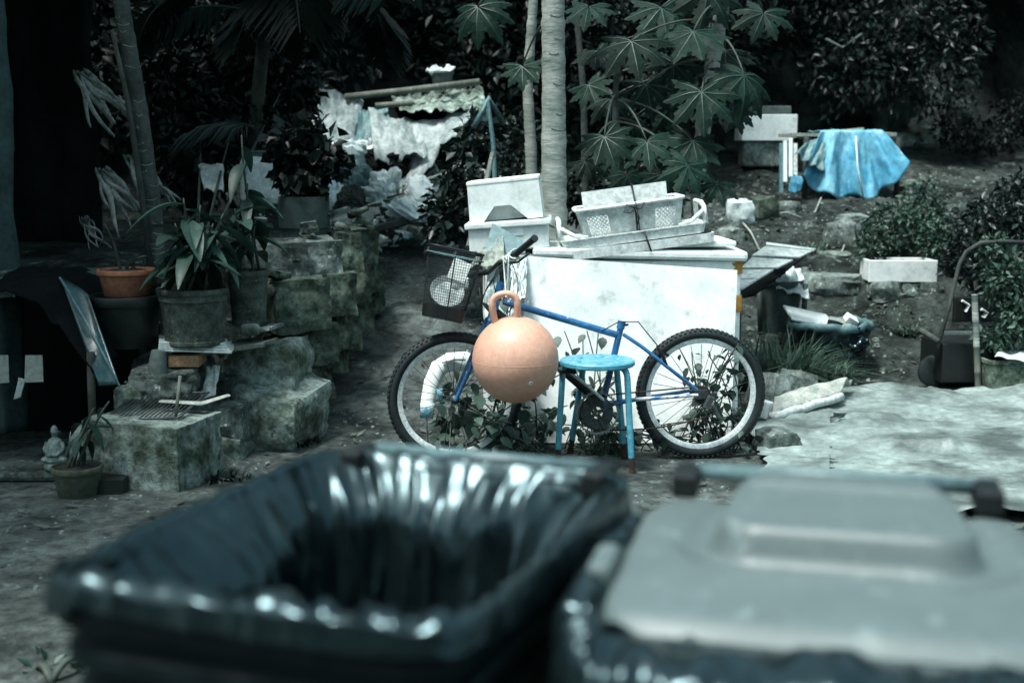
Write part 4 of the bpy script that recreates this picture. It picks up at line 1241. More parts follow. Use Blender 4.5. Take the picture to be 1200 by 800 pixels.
def pxpot(px, pyb, pyt, wpx_, Y):
    c = at(px, pyb, Y); t = at(px, pyt, Y)
    return c, wpx_ / 2 * (Y / (F * .99)), t.z - c.z
CARVED = [(.86, 0), (.9, .03), (.9, .08), (.86, .1), (.86, .14)] + [(.86 + .11 * i / 12, .16 + .6 * i / 12) for i in range(13)] + [(1.0, .78), (1.02, .80), (1.0, .83), (1.0, .88), (1.04, .9), (1.06, .94), (1.05, 1.0), (.97, 1.0), (.95, .9)]
c_, r_, h_ = pxpot(228, 403, 337, 78, 6.45)
potA = pot('carved_pot', c_, r_, h_, MT['pot_m'], 'wide mossy carved pot standing on the white tiles', CARVED, .022)
pA = (c_, r_, h_)
c_, r_, h_ = pxpot(292, 380, 316, 46, 6.75)
potB = pot('carved_pot', c_, r_, h_, MT['pot_m'], 'narrow mossy ringed pot standing against the stone wall', CARVED, .012)
pB = (c_, r_, h_)
c_, r_, h_ = pxpot(150, 405, 345, 82, 6.5)
potC = pot('black_pot', c_, r_, h_, MT['pot_d'], 'large black glazed pot carrying the terracotta pot', None, None)
pC = (c_, r_, h_)
c2_ = Vector((c_.x - .0, c_.y, c_.z + h_ * .93))
potD = pot('terracotta_pot', at(149, 346, 6.5), 64 / 2 * 6.5 / 1485, .135, MT['terra'], 'terracotta pot with a thick rim standing on the black pot')
c_, r_, h_ = pxpot(98, 346, 316, 48, 6.9)
c_.z -= .25
potE = pot('grey_pot', c_, r_, h_ + .25, MT['pot_g'], 'grey clay pot behind the terracotta one')
c_, r_, h_ = pxpot(357, 277, 230, 56, 8.2)
c_.z = gz(c_.x, c_.y) - .005; h_ = at(357, 230, 8.2).z - c_.z
potF = pot('nursery_pot', c_, r_, h_, MT['bin_g'], 'dark plastic pot holding the round leaved shrub above the wall')
pF = (c_, r_, h_)
c_, r_, h_ = pxpot(92, 584, 545, 58, 5.72)
c_.z = 0.0
h_ = at(92, 545, 5.72).z
potG = pot('clay_pot', c_, r_, h_, MT['pot_o'], 'small olive clay pot beside the seated figurine')
pG = (c_, r_, h_)

# ---- figurine (seated)
fc = at(66, 549, 6.0)
fg = thing('figurine', fc, 'small pale seated figurine on the dark ledge', 'figurine')
m = MB()
m.lathe([(.001, 0), (.052, .0), (.056, .015), (.05, .03), (.042, .035)], 24, fc)
m.build('figure_base', MT['marble'], fg, smooth=True)
def egg(mb, c, r, s=(1, 1, 1), n=18):
    mb.grid(lambda u, v: Vector(c) + Vector((math.cos(2 * PI * u) * math.sin(PI * v) * s[0], math.sin(2 * PI * u) * math.sin(PI * v) * s[1], math.cos(PI * v) * s[2])) * r, n, n, wrap=True, flip=True)
m = MB().lathe([(.001, .03), (.05, .035), (.052, .05), (.042, .075), (.036, .1), (.034, .125), (.026, .145), (.012, .155), (.011, .165), (.016, .172), (.018, .185), (.015, .2), (.008, .21), (.001, .214)], 24, fc, None, 0, lambda q, z: 1 + (.18 * abs(math.cos(q)) - .09 if z < .15 else 0))
for s in (-1, 1):
    egg(m, fc + Vector((s * .034, -.02, .05)), .024, (1.2, 1, .7))
    m.tube([fc + Vector((s * .034, -.005, .13)), fc + Vector((s * .044, -.015, .10)), fc + Vector((s * .02, -.042, .075)), fc + Vector((0, -.046, .074))], [.012, .012, .009, .007], 8)
m.build('figure', MT['marble'], fg, smooth=True)
# ledge under it
m = MB().box((fc.x - .22, fc.y + .12, fc.z / 2 - .004), (.6, .34, fc.z - .006))
tag(m.build('stone_ledge', MT['stone'], loc=(fc.x - .22, fc.y + .12, 0), bevel=.02), 'low dark stone ledge under the figurine', 'ledge')

# ---- shed at the left edge, black sheets stand in for its dark interior
MT['post'] = M('slimed_post', (0.03, 0.055, 0.055), (0.015, 0.03, 0.03), 6, 0.7, 0.5, 20)
shed = thing('shed', (-2.9, 7.0, 0), 'dark lean-to shed at the left edge with black sheets standing in for its dark interior', 'shed')
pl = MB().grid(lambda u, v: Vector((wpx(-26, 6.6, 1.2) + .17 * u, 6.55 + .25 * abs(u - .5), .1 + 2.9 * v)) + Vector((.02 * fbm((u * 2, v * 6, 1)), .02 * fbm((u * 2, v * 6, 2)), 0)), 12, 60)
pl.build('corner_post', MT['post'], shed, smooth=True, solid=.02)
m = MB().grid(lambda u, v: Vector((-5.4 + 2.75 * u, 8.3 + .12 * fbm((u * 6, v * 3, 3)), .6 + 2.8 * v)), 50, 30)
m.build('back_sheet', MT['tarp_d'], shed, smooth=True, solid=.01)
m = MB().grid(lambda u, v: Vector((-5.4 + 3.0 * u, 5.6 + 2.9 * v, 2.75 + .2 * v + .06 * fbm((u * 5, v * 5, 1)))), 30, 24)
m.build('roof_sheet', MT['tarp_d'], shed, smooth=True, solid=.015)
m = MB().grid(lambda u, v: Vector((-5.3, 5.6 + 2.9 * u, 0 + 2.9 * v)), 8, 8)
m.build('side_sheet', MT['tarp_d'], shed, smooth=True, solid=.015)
lone('stone', -8, 318, 28, 346, 6.5, .25, 43, 'stone', 'dark flat stone at the foot of the shed post', cuts=6, rough=.12, boxy=.7)
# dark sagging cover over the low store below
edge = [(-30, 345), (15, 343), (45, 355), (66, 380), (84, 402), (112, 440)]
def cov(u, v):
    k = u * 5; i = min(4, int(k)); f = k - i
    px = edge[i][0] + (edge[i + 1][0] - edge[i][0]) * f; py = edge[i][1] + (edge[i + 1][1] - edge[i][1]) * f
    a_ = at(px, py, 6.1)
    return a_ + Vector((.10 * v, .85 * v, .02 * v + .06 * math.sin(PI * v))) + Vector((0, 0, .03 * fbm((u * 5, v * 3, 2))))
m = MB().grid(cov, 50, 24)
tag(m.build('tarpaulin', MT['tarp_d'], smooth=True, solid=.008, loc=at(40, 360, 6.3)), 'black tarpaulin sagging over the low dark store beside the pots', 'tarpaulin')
st = thing('storage_rack', (-2.5, 6.7, 0), 'low dark wooden store under the black tarpaulin', 'rack')
for (xx, yy) in ((-2.05, 6.12), (-2.9, 6.12), (-2.9, 7.0), (-2.05, 7.0)):
    MB().tube([(xx, yy, 0), (xx + .01, yy, .6)], .02, 8).build('post', MT['darkwood'], st, smooth=True)
MB().box((-2.48, 7.03, .42), (1.0, .02, .8)).build('shade_board', MT['tarp_d'], st)  # coloured black to give the deep shade of the void under the cover
# sheet of film leaning with its bright edge
q = [at(116, 452, 6.05), at(140, 450, 6.02), at(103, 345, 6.35), at(71, 326, 6.35)]
fs = thing('plastic_sheet', q[1], 'stiff bluish plastic sheet leaning in front of the black pot', 'plastic sheet')
m = MB().grid(lambda u, v: (lerp(q[0], q[1], u) * (1 - v) + lerp(q[3], q[2], u) * v) + Vector((0, .03 * math.sin(u * 3) * v, 0)), 10, 16)
m.build('film', MT['glass'], fs, smooth=True, solid=.003)
MB().tube([at(140, 452, 6.0), at(104, 382, 6.17), at(70, 325, 6.34)], .006, 6).build('bright_edge', MT['bluegrey'], fs, smooth=True)
# two pale papers hanging in the dark store, knotted strip
for i, (a0, a1, b0, b1, lb) in enumerate(((-6, 11, 416, 449, 'pale card hanging in the dark store, nearer the shed post'), (29, 51, 416, 448, 'pale card hanging in the dark store, nearer the leaning film'))):
    Yp = 6.2
    pn = panel('card', at(a0, b1, Yp), at(a1, b1 - 1, Yp), at(a1 - 1, b0, Yp), at(a0 + 1, b0, Yp), .004, [MT['card'], MT['card']])
    tag(pn, lb, 'card')
m = cloth(at(16, 468, 6.2), at(24, 466, 6.2), at(22, 442, 6.2), at(30, 444, 6.2), 8, 12, .01, 4, 2)
tag(m.build('ribbon', MT['paper'], smooth=True, solid=.002, loc=at(20, 468, 6.2)), 'twisted pale ribbon hanging between the two cards', 'ribbon')

# ================================================================ BACK LEFT: TARPED HEAP
hp_ = thing('tarped_heap', (-1.1, 11.4, gz(-1.1, 11.4)), 'heap of junk under white and grey tarpaulins at the end of the path', 'heap')
Yh = 11.3
m = MB()
def heap(u, v):
    a = -1.0 + 2.0 * u
    x = -.95 + .95 * a; y = Yh + 1.3 + .9 * (v - .5) * 2
    e = max(0, 1 - abs(a) ** 3) * max(0, 1 - abs(2 * v - 1) ** 4)
    return Vector((x, y, gz(x, y) - .05 + 0.85 * e ** .6 + .12 * fbm((u * 4, v * 4, 2))))
m.grid(heap, 50, 40)
m.build('core', MT['tarp_d'], hp_, smooth=True)
T = [  # corner pixels (bottom-left, bottom-right, top-left, top-right), depth low/high, material, fold
    ((360, 205), (402, 190), (372, 98), (428, 122), 10.9, 11.6, 'tarp_h', .05, 3, 'white crinkled tarpaulin'),
    ((396, 232), (470, 205), (410, 125), (455, 128), 10.8, 11.5, 'tarp_t', .05, 4, 'grey green tarpaulin'),
    ((440, 190), (500, 182), (432, 128), (492, 145), 10.7, 11.3, 'tarp_h', .05, 4, 'pale tarpaulin flap'),
    ((466, 228), (540, 160), (480, 150), (560, 122), 10.6, 11.3, 'tarp_h', .06, 4, 'white tarpaulin with its hanging corner'),
    ((545, 190), (585, 195), (520, 128), (572, 118), 10.9, 11.5, 'tarp_t', .04, 3, 'grey tarpaulin'),
]
for i, (a, b, c, d, y0, y1, mt, fo, nf, lb) in enumerate(T):
    m = cloth(at(*a, y0), at(*b, y0), at(*c, y1), at(*d, y1), 46, 46, .07, 2.6, i + 11, fold=fo * .45, nf=nf * .5, drip=.045)
    o = m.build('tarpaulin', MT[mt], hp_, smooth=True, solid=.004)
    o['label'] = lb
m = cloth(at(470, 130, 11.2), at(570, 128, 11.2), at(455, 112, 12.4), at(565, 98, 12.4), 60, 30, .05, 9, 23)
m.build('gravel_bed', MT['pale_stone'], hp_, smooth=True)
MB().tube([at(404, 114, 11.5), at(480, 106, 11.55), at(562, 96, 11.6)], .03, 8).build('pole', MT['wood'], hp_, smooth=True)
MB().tube([at(440, 124, 11.4), at(485, 121, 11.4)], .025, 8).build('pole', MT['wood'], hp_, smooth=True)
c = at(518, 101, 11.9)
pb = pot('bucket', c, .105, .13, MT['pot_g'], 'small pale bucket on top of the tarped heap')
m = cloth(c + Vector((-.14, -.08, .10)), c + Vector((.1, -.08, .13)), c + Vector((-.12, .06, .16)), c + Vector((.12, .06, .18)), 16, 16, .06, 4, 4)
tag(m.build('rag', MT['tarp_w'], smooth=True, solid=.004, loc=c + Vector((0, 0, .13))), 'white rag stuffed in the bucket on top of the heap', 'rag')

# rubbish strewn below the heap
rn = random.Random(12)
def slabp(px0, py0, px1, py1, Y0, Y1, w, th, mat, name, label, cat):
    a, b = at(px0, py0, Y0), at(px1, py1, Y1)
    Rf = frame(b - a)
    m = MB().box((a + b) / 2, ((b - a).length, w, th), Rf)
    return tag(m.build(name, mat, loc=(a + b) / 2 - Vector((0, 0, th / 2)), bevel=min(th, w) * .12), label, cat)
slabp(392, 264, 441, 244, 9.3, 9.5, .11, .075, MT['palewood'], 'plank', 'pale sawn plank end lying above the stone wall', 'plank')
slabp(370, 268, 420, 246, 9.2, 9.6, .06, .04, MT['wood'], 'plank', 'thin grey plank lying behind the pale one above the wall', 'plank')
slabp(422, 272, 478, 258, 9.9, 10.1, .06, .05, MT['darkwood'], 'plank', 'dark plank lying across the top of the path', 'plank')
slabp(470, 262, 506, 278, 10.2, 9.7, .05, .045, MT['wood'], 'plank', 'short plank slanting down to the path end below the shrub', 'plank')
slabp(366, 272, 384, 260, 9.0, 9.2, .07, .03, MT['palewood'], 'plank', 'broken plank stub beside the plastic pot', 'plank')
slabp(430, 256, 455, 248, 10.3, 10.4, .08, .05, MT['palewood'], 'plank', 'stubby pale board among the rubbish under the heap', 'plank')
tube_bits = [(572, 120, 580, 216, 8.4, 8.3, .016, 'bluegrey', 'pale blue pole standing behind the foam boxes'), (577, 180, 549, 290, 7.6, 7.05, .018, 'wood', 'grey wooden stick leaning on the foam boxes')]
for a, b, c, d, y0, y1, r, mt, lb in tube_bits:
    m = MB().tube([at(a, b, y0), lerp(at(a, b, y0), at(c, d, y1), .5) + Vector((.01, 0, 0)), at(c, d, y1)], [r * .8, r, r], 9)
    tag(m.build('pole', MT[mt], smooth=True, auto=40, loc=at(c, d, y1)), lb, 'pole')
m = MB().tube([at(555, 150, 8.6), at(573, 116, 8.6), at(590, 145, 8.7)], .022, 8)
tag(m.build('pipe', MT['bluegrey'], smooth=True, loc=at(573, 116, 8.6)), 'bent pale pipe over the top of the blue pole', 'pipe')
desc = ['white', 'grey', 'pale blue', 'dark']
bits = [(405, 185, 30, 22, 'tarp_w', 'crumpled white bag under the grey green tarpaulin'), (428, 180, 24, 14, 'white', 'white carton lying under the tarpaulin flap'), (395, 205, 26, 28, 'bluegrey', 'blue grey bag behind the round leaved shrub'),
        (420, 215, 28, 26, 'tarp_t', 'dark teal bag at the middle of the rubbish'), (440, 232, 30, 18, 'tarp_w', 'torn white sack among the rubbish'), (452, 222, 18, 34, 'tarp_w', 'limp white bag hanging over the sack'),
        (488, 228, 26, 30, 'white', 'round white bag beside the shrub at the path end'), (498, 246, 30, 14, 'paper', 'flat pale wrapper on the ground by the path end'), (475, 252, 34, 12, 'tarp_w', 'white film lying over the dark plank'),
        (410, 238, 24, 20, 'darkwood', 'dark bundle in the middle of the rubbish'), (384, 232, 22, 26, 'tarp_w', 'white bag right behind the plastic pot'), (455, 195, 30, 22, 'tarp_d', 'black bag under the white hanging corner')]
for i, (px, py, w, h, mt, lb) in enumerate(bits):
    Y = 10.2 + (250 - py) * .012
    c = at(px, py, Y)
    k = Y / F
    o = add_stone('rubbish', None, c, (w * k * 1.3, .22, h * k * 1.3), 60 + i, MT[mt], (rn.uniform(-.5, .5), rn.uniform(-.6, .6), rn.uniform(-1, 1)), cuts=9, rough=.5, boxy=.5)
    o.data.polygons.foreach_set('use_smooth', [False] * len(o.data.polygons))
    tag(o, lb, 'rubbish')
# small shards
V = MB()
for i in range(800):
    px, py = rn.gauss(440, 48), rn.gauss(232, 26)
    Y = 10.15 + (262 - py) * .012
    c = at(px, py, Y)
    s = rn.uniform(.012, .05)
    V.box(c, (s * 2.2, s, s * .25), Euler((rn.uniform(-1, 1), rn.uniform(-1, 1), rn.uniform(-3, 3))).to_matrix(), rn.randrange(4))
o = V.build('rubbish_shards', [MT['paper'], MT['tarp_t'], MT['darkwood'], MT['palewood']])
tag(o, 'broken bits of rubbish littered below the tarped heap', 'rubbish', kind='stuff')
for i in range(16):
    px, py = rn.uniform(372, 500), rn.uniform(212, 262)
    Y = 10.1 + (262 - py) * .012
    a = at(px, py, Y); an = rn.uniform(-.7, .7); L_ = rn.uniform(.25, .7)
    b = a + Vector((math.cos(an) * L_, rn.uniform(-.15, .2), math.sin(an) * L_ * .5))
    m = MB().tube([a, lerp(a, b, .5) + Vector((0, 0, .015)), b], [.012, .013, .009], 6)
    tag(m.build('stick', MT[('palewood', 'wood', 'darkwood')[i % 3]], smooth=True, loc=a), ('pale', 'grey', 'dark')[i % 3] + ' stick lying in the rubbish below the tarped heap', 'stick', ('pale', 'grey', 'dark')[i % 3] + ' sticks in the rubbish')
# white box and sacks behind the potted plants
m = MB().box(at(302, 212, 9.0) + Vector((0, .15, 0)), (.30, .3, .34), rz(.2))
tag(m.build('sack', MT['tarp_w'], loc=at(302, 245, 9.0), bevel=.05), 'stuffed white sack behind the narrow ringed pot', 'sack')
m = xfm(tray_mesh(.2, .2, .14, .01, 1.15, .02), rz(0), at(308, 200, 9.0) + Vector((0, .15, 0)))
tag(m.build('tub', MT['pot_g'], smooth=True, auto=40, loc=at(308, 200, 9.0)), 'grey plastic tub on the stuffed white sack', 'tub')
m = cloth(at(240, 225, 8.6), at(262, 225, 8.6), at(232, 192, 8.8), at(262, 194, 8.8), 14, 14, .05, 3, 8)
tag(m.build('paper_sheet', MT['paper'], smooth=True, solid=.004, loc=at(250, 225, 8.6)), 'white sheet showing through the leaves of the carved pot plant', 'paper')

# ================================================================ RIGHT: SHEET, TUBS, TARPED TABLE
def sheet(u, v):
    # lies over the ground from beside the bicycle out to the right
    px = 885 + u * 420
    y = 5.25 + v * (3.05 + .25 * fbm((u * 6, 2.2, 1)))
    x = (px - 600) / F * (y + .2) * 1.0 + (.25 * (1 - u) * fbm((v * 5, 1, 1)) if u < .2 else 0)
    n = fbm((x * 2.2, y * 3.0, 7)); n2 = .5 + .5 * ridge(x * 2.6 + y, y * 4.5, 3) + .35 * ridge(x * 7 - y * 2, y * 11, 5)
    rdg = .05 * math.exp(-((y - 7.3 - .12 * math.sin(x * 2)) / .05) ** 2) + .04 * math.exp(-((y - 6.6 - .2 * math.sin(x * 1.3 + 1)) / .045) ** 2)
    z = gz(x, y) + .018 + .02 * max(0, n + .3) + .026 * n2 + rdg * (.5 + n)
    if u > .86: z += .10 * sm(.86, 1, u) * sm(.3, .6, v) * (1 - sm(.7, .9, v))
    return Vector((x, y, z))
tag(MB().grid(sheet, 230, 210).build('plastic_sheet', MT['sheet'], smooth=True, loc=(2.0, 6.8, 0)), 'wrinkled dirty white plastic sheet spread over the ground', 'plastic sheet')

def rock(px0, py0, px1, py1, dep, seed, mat, label, cat='rock', name='rock', yb=None, rot=(0, 0, 0), **kw):
    p = og((px0 + px1) / 2, py1) if yb is None else at((px0 + px1) / 2, py1, yb)
    return lone(name, px0, py0, px1, py1, p.y, dep, seed, mat, label, cat, rot, **kw)
rock(888, 503, 931, 534, .2, 51, 'stone', 'dark round rock beside the rear wheel', rot=(0, 0, .3), cuts=8, rough=.16, boxy=.5)
rock(890, 440, 930, 482, .35, 52, 'stone', 'flat grey stone slab tilted beside the grass, smaller one', rot=(R(-10), R(14), .3), cuts=7, rough=.1, boxy=.8)
rock(912, 436, 954, 474, .35, 53, 'stone', 'flat grey stone slab tilted under the grass, broader one', rot=(R(-12), R(10), -.2), cuts=7, rough=.1, boxy=.8)
# folded mat
pa, pb, pc, pd = og(904, 497), og(985, 484), og(912, 476), og(998, 468)
def mat_fn(u, v):
    b = lerp(pa, pb, u) * (1 - v) + lerp(pc, pd, u) * v
    return b + Vector((0, 0, .06 + .05 * math.sin(PI * min(1, v * 1.25)) + .02 * fbm((u * 3, v * 3, 1)) + .06 * u))
fm = thing('folded_mat', lerp(pa, pb, .5), 'folded pale rubber mat lying at the edge of the plastic sheet', 'mat')
MB().grid(mat_fn, 26, 16).build('mat_top', MT['palewood'], fm, smooth=True, solid=.02)
MB().tube([mat_fn(i / 12, 0) + Vector((0, 0, -.015)) for i in range(13)], .028, 8).build('folded_edge', MT['paper'], fm, smooth=True)
o = MB().box(og(900, 492) + Vector((-.02, .02, .06)), (.05, .12, .11), rz(.4) @ ry(.1))
tag(o.build('foam_scrap', MT['foam'], loc=og(900, 492), bevel=.01), 'white foam scrap at the end of the folded mat', 'foam')

# corrugated sheets
cor = thing('corrugated_sheet', at(890, 330, 8.6), 'stepped corrugated fibre sheet beyond the foam chest', 'roof sheet')
q00, q10, q01, q11 = at(852, 346, 8.15), at(884, 338, 8.2), at(893, 286, 9.0), at(957, 294, 9.0)
SL = [((250, 104), (640, 154), (622, 168), (250, 124)), ((245, 134), (610, 170), (510, 219), (138, 206)), ((140, 221), (462, 240), (340, 301), (56, 301)), ((30, 320), (312, 315), (192, 386), (20, 389)), ((10, 402), (182, 392), (68, 462), (0, 466))]
for i, q in enumerate(SL):
    (a0, a1, a2, a3) = [(860 + x / 6.667, 270 + y / 6.667) for x, y in q]
    Yq = 9.0 - .2 * i
    p = [at(a3[0], a3[1], Yq - .08), at(a2[0], a2[1], Yq - .08), at(a1[0], a1[1], Yq + .06), at(a0[0], a0[1], Yq + .06)]
    panel('corrugation', p[0], p[1], p[2], p[3], .012, [MT['corr'], MT['corr']], cor)
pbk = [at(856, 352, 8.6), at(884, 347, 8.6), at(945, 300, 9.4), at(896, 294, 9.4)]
panel('gap_shade_sheet', pbk[0], pbk[1], pbk[2], pbk[3], .01, [MT['tarp_d'], MT['tarp_d']], cor)  # black sheet added to colour the shaded gaps between the slats
for px, py, Y in ((866, 342, 8.3),):
    p = at(px, py, Y); 
    MB().tube([Vector((p.x, p.y, gz(p.x, p.y) - .02)), p], .02, 8).build('prop', MT['darkwood'], cor, smooth=True)
# grey bin with bag below
p = og(918, 392); Yb_ = p.y
bnn = thing('rubbish_tub', at(916, 392, Yb_), 'dented grey green plastic tub under the corrugated sheet', 'tub')
c = at(916, 392, Yb_) + Vector((0, .15, 0))
hh = at(916, 330, Yb_).z - c.z
m = MB().lathe([(.001, 0), (.13, 0), (.135, .02), (.165, hh * .9), (.18, hh * .92), (.18, hh), (.165, hh), (.15, hh * .5), (.001, hh * .45)], 40, c, None, 0, lambda q, z: 1 + .05 * math.sin(q * 4 + z * 6))
m.build('tub_wall', MT['bin_g'], bnn, smooth=True, auto=40)
for s in (-1, 1):
    MB().tube([c + Vector((s * .15, -.12, hh * .05)), c + Vector((s * .165, -.13, hh * .5)), c + Vector((s * .17, -.12, hh * .95))], .02, 8).build('moulded_rib', MT['bin_g'], bnn, smooth=True)
m = cloth(c + Vector((-.06, -.19, hh - .06)), c + Vector((.19, -.19, hh - .12)), c + Vector((-.04, -.02, hh + .10)), c + Vector((.17, .02, hh + .08)), 22, 18, .05, 4, 8)
tag(m.build('plastic_bag', MT['tarp_w'], smooth=True, solid=.003, loc=c + Vector((0, 0, hh))), 'white bag tucked over the rim of the grey green tub', 'bag')
m = MB().box(c + Vector((-.06, -.02, hh + .03)), (.16, .14, .12), rz(.2) @ ry(.15))
tag(m.build('black_box', MT['black'], loc=c + Vector((-.06, -.02, hh)), bevel=.01), 'black box wedged in the grey green tub', 'box')

# black lined bin of rubbish
p = og(978, 447)
c = p + Vector((0, .2, 0)); c.z = gz(c.x, c.y) - .01
hb_ = at(978, 380, p.y + .1).z - c.z
tb2 = thing('lined_tub', c, 'black tub lined with a black bag and filled with scraps', 'tub')
def tub_fn(u, v):
    q = 2 * PI * u
    r = .22 + .05 * v + .02 * fbm((math.cos(q) * 3, math.sin(q) * 3, v * 3 + 4)) + .012 * fbm((math.cos(q) * 9, math.sin(q) * 9, v * 4), 3)
    return c + Vector((math.cos(q) * r * 1.05, math.sin(q) * r * .9, v * hb_ + (.03 * fbm((math.cos(q) * 2, math.sin(q) * 2, 9)) if v > .8 else 0)))
m = MB().grid(tub_fn, 70, 24, wrap=True)
m.add([tub_fn(i / 40, .72) for i in range(40)], [tuple(range(40))])
m.build('tub_wall', MT['bag'], tb2, smooth=True)
MB().tube([tub_fn(i / 48, .97) for i in range(48)], .018, 8, closed=True, flat=1.6).build('rolled_bag_edge', MT['tarp_t'], tb2, smooth=True)
for i, (dx, dy, dz, sx, sy, sz, rot, mt, lb) in enumerate(((-.13, .06, .06, .34, .22, .016, (.35, .22, .2), 'board', 'white board scrap sticking out of the black tub'), (.07, -.02, .03, .16, .14, .01, (.3, .15, -.3), 'card', 'piece of cardboard lying in the black tub'),
                                                        (.15, 0, .05, .09, .07, .05, (.5, .5, .3), 'white', 'small white packet in the black tub'), (.03, -.05, .02, .1, .08, .05, (.1, .3, .8), 'black', 'black crumpled packet in the black tub'))):
    m = MB().box(c + Vector((dx, dy, hb_ + dz - .03)), (sx, sy, sz), Euler(rot).to_matrix())
    tag(m.build('scrap', MT[mt], loc=c + Vector((dx, dy, hb_ - .06)), bevel=.004), lb, 'scrap')
# the bag skirt hanging beside it
m = cloth(at(992, 418, p.y - .02), at(1020, 404, p.y), at(975, 384, p.y + .0), at(1010, 380, p.y + .02), 18, 18, .05, 4, 6)
tag(m.build('bag_flap', MT['bag'], smooth=True, solid=.002, loc=at(1000, 410, p.y)), 'loose black bag flap hanging off the tub of scraps', 'bag')

# ---- foam box on stones
p = og(1058, 350)
Yf = p.y
for i, (a, b, c_, d) in enumerate(((1016, 328, 1050, 352), (1052, 331, 1074, 350), (1072, 329, 1098, 352))):
    lone('stone', a, b, c_, d, Yf, .3, 70 + i, 'stone', ('broad stone under the end of the streaked foam box', 'small stone under the middle of the streaked foam box', 'squarish stone under the leafy end of the streaked foam box')[i], cuts=5, rough=.15, boxy=.65)
k = Yf / F
r_, V_ = fbox('foam_box', at(1059, 331, Yf) + Vector((0, .16, 0)), 80 * k, .3, 26 * k, rz(-.03), 'long white streaked foam box standing on three stones', t=.025)
r_.children[0].data.materials[0] = MT['board']
MB().box(V_((0, 0, 26 * k * .55)), (80 * k - .06, .24, .02)).build('soil', MT['soil'], r_)

# ---- blue tarped table
p = og(985, 243)
Yt = 12.0
k = Yt / F
tc_ = at(985, 232, Yt)
gt = gz(tc_.x, Yt + .3)
tt = thing('tarped_table', (tc_.x, Yt + .3, gt), 'low table covered by a bright blue tarpaulin', 'table')
zt_ = at(985, 158, Yt).z
for (px, dy) in ((935, 0), (1040, 0), (938, .6), (1038, .6)):
    x = wpx(px, Yt + .3, 1.3)
    MB().tube([(x, Yt + dy, gz(x, Yt + dy) - .03), (x, Yt + dy, zt_ - .02)], .025, 8).build('leg', MT['darkwood'], tt, smooth=True)
MB().box((tc_.x, Yt + .3, zt_), (118 * k, .62, .03)).build('table_top', MT['palewood'], tt)
xl, xr = wpx(960, Yt, 1.7), wpx(1034, Yt, 1.7)
def tarp_fn(u, v):
    # v 0 hem -> 1 back of the top
    hem_x = wpx(936, Yt, 1.2) + (wpx(1060, Yt, 1.3) - wpx(936, Yt, 1.2)) * u
    top_x = xl + (xr - xl) * u
    hz = at(0, 222 - 30 * max(0, (u - .72) / .28) - 18 * max(0, (.15 - u) / .15) + 9 * math.sin(u * PI) + 3 * math.sin(u * 23), Yt - .1).z
    if v < .75:
        t = v / .75
        x = hem_x + (top_x - hem_x) * t ** .8
        z = hz + (zt_ + .03 - hz) * (1 - (1 - t) ** 1.3)
        y = Yt - .16 + .12 * t
        y += (.075 * math.sin(u * 19 + 1.5 * fbm((u * 4, v, 2))) + .05 * fbm((u * 5, v * 1.2, 5))) * (1 - .75 * t)
    else:
        t = (v - .75) / .25
        x = top_x; y = Yt - .04 + .5 * t; z = zt_ + .03 + .02 * fbm((u * 4, v * 4, 1)) + .01
    return Vector((x, y, z))
MB().grid(tarp_fn, 90, 44).build('blue_tarpaulin', MT['tarp_b'], tt, smooth=True, solid=.004)
m = cloth(at(930, 182, Yt - .2), at(966, 200, Yt - .2), at(946, 166, Yt), at(970, 160, Yt), 24, 20, .04, 3, 4, fold=.02, nf=3)
m.build('grey_tarpaulin', MT['tarp_t'], tt, smooth=True, solid=.004)
MB().tube([at(1003, 160, Yt - .1), at(1005, 195, Yt - .27), at(1012, 232, Yt - .3)], .008, 6).build('cord', MT['rope'], tt, smooth=True)
for i, (a, b, c_, d, mt, lb) in enumerate(((962, 157, 1010, 152, 'palewood', 'long pale plank lying on the blue tarpaulin'), (1000, 155, 1048, 158, 'palewood', 'pale plank end projecting beyond the blue tarpaulin'), (934, 158, 952, 164, 'paper', 'white block at the end of the tarped table'), (950, 161, 972, 158, 'darkwood', 'dark stick on the tarped table'))):
    slabp(a, b, c_, d, Yt + .1, Yt + .15, .12, .035, MT[mt], 'plank', lb, 'plank')
m = MB()
for i, (px, y0, y1, mt) in enumerate(((917, 165, 222, 'bluegrey'), (922, 166, 212, 'white'), (929, 163, 206, 'white'))):
    pass
ss = thing('leaning_slat', at(921, 222, Yt - .2), 'bundle of white slats standing beside the blue tarpaulin', 'slats')
for i, (px, y0, y1, mt) in enumerate(((915.5, 168, 226, 'bluegrey'), (920, 165, 213, 'white'), (926.5, 162, 207, 'white'), (932, 168, 205, 'paper'))):
    a, b = at(px, y1, Yt - .18), at(px, y0, Yt - .12)
    a.z = min(a.z, gz(a.x, a.y) + .3)
    MB().box((a + b) / 2, (.034, .02, (b - a).length), look_to(b - a)).build('slat', MT[mt], ss)
tag(add_stone('plastic_bag', None, at(932, 215, Yt - .25), (.09, .08, .13), 81, MT['tarp_b'], cuts=6, rough=.4), 'small pale blue bag tied beside the white slats', 'bag')
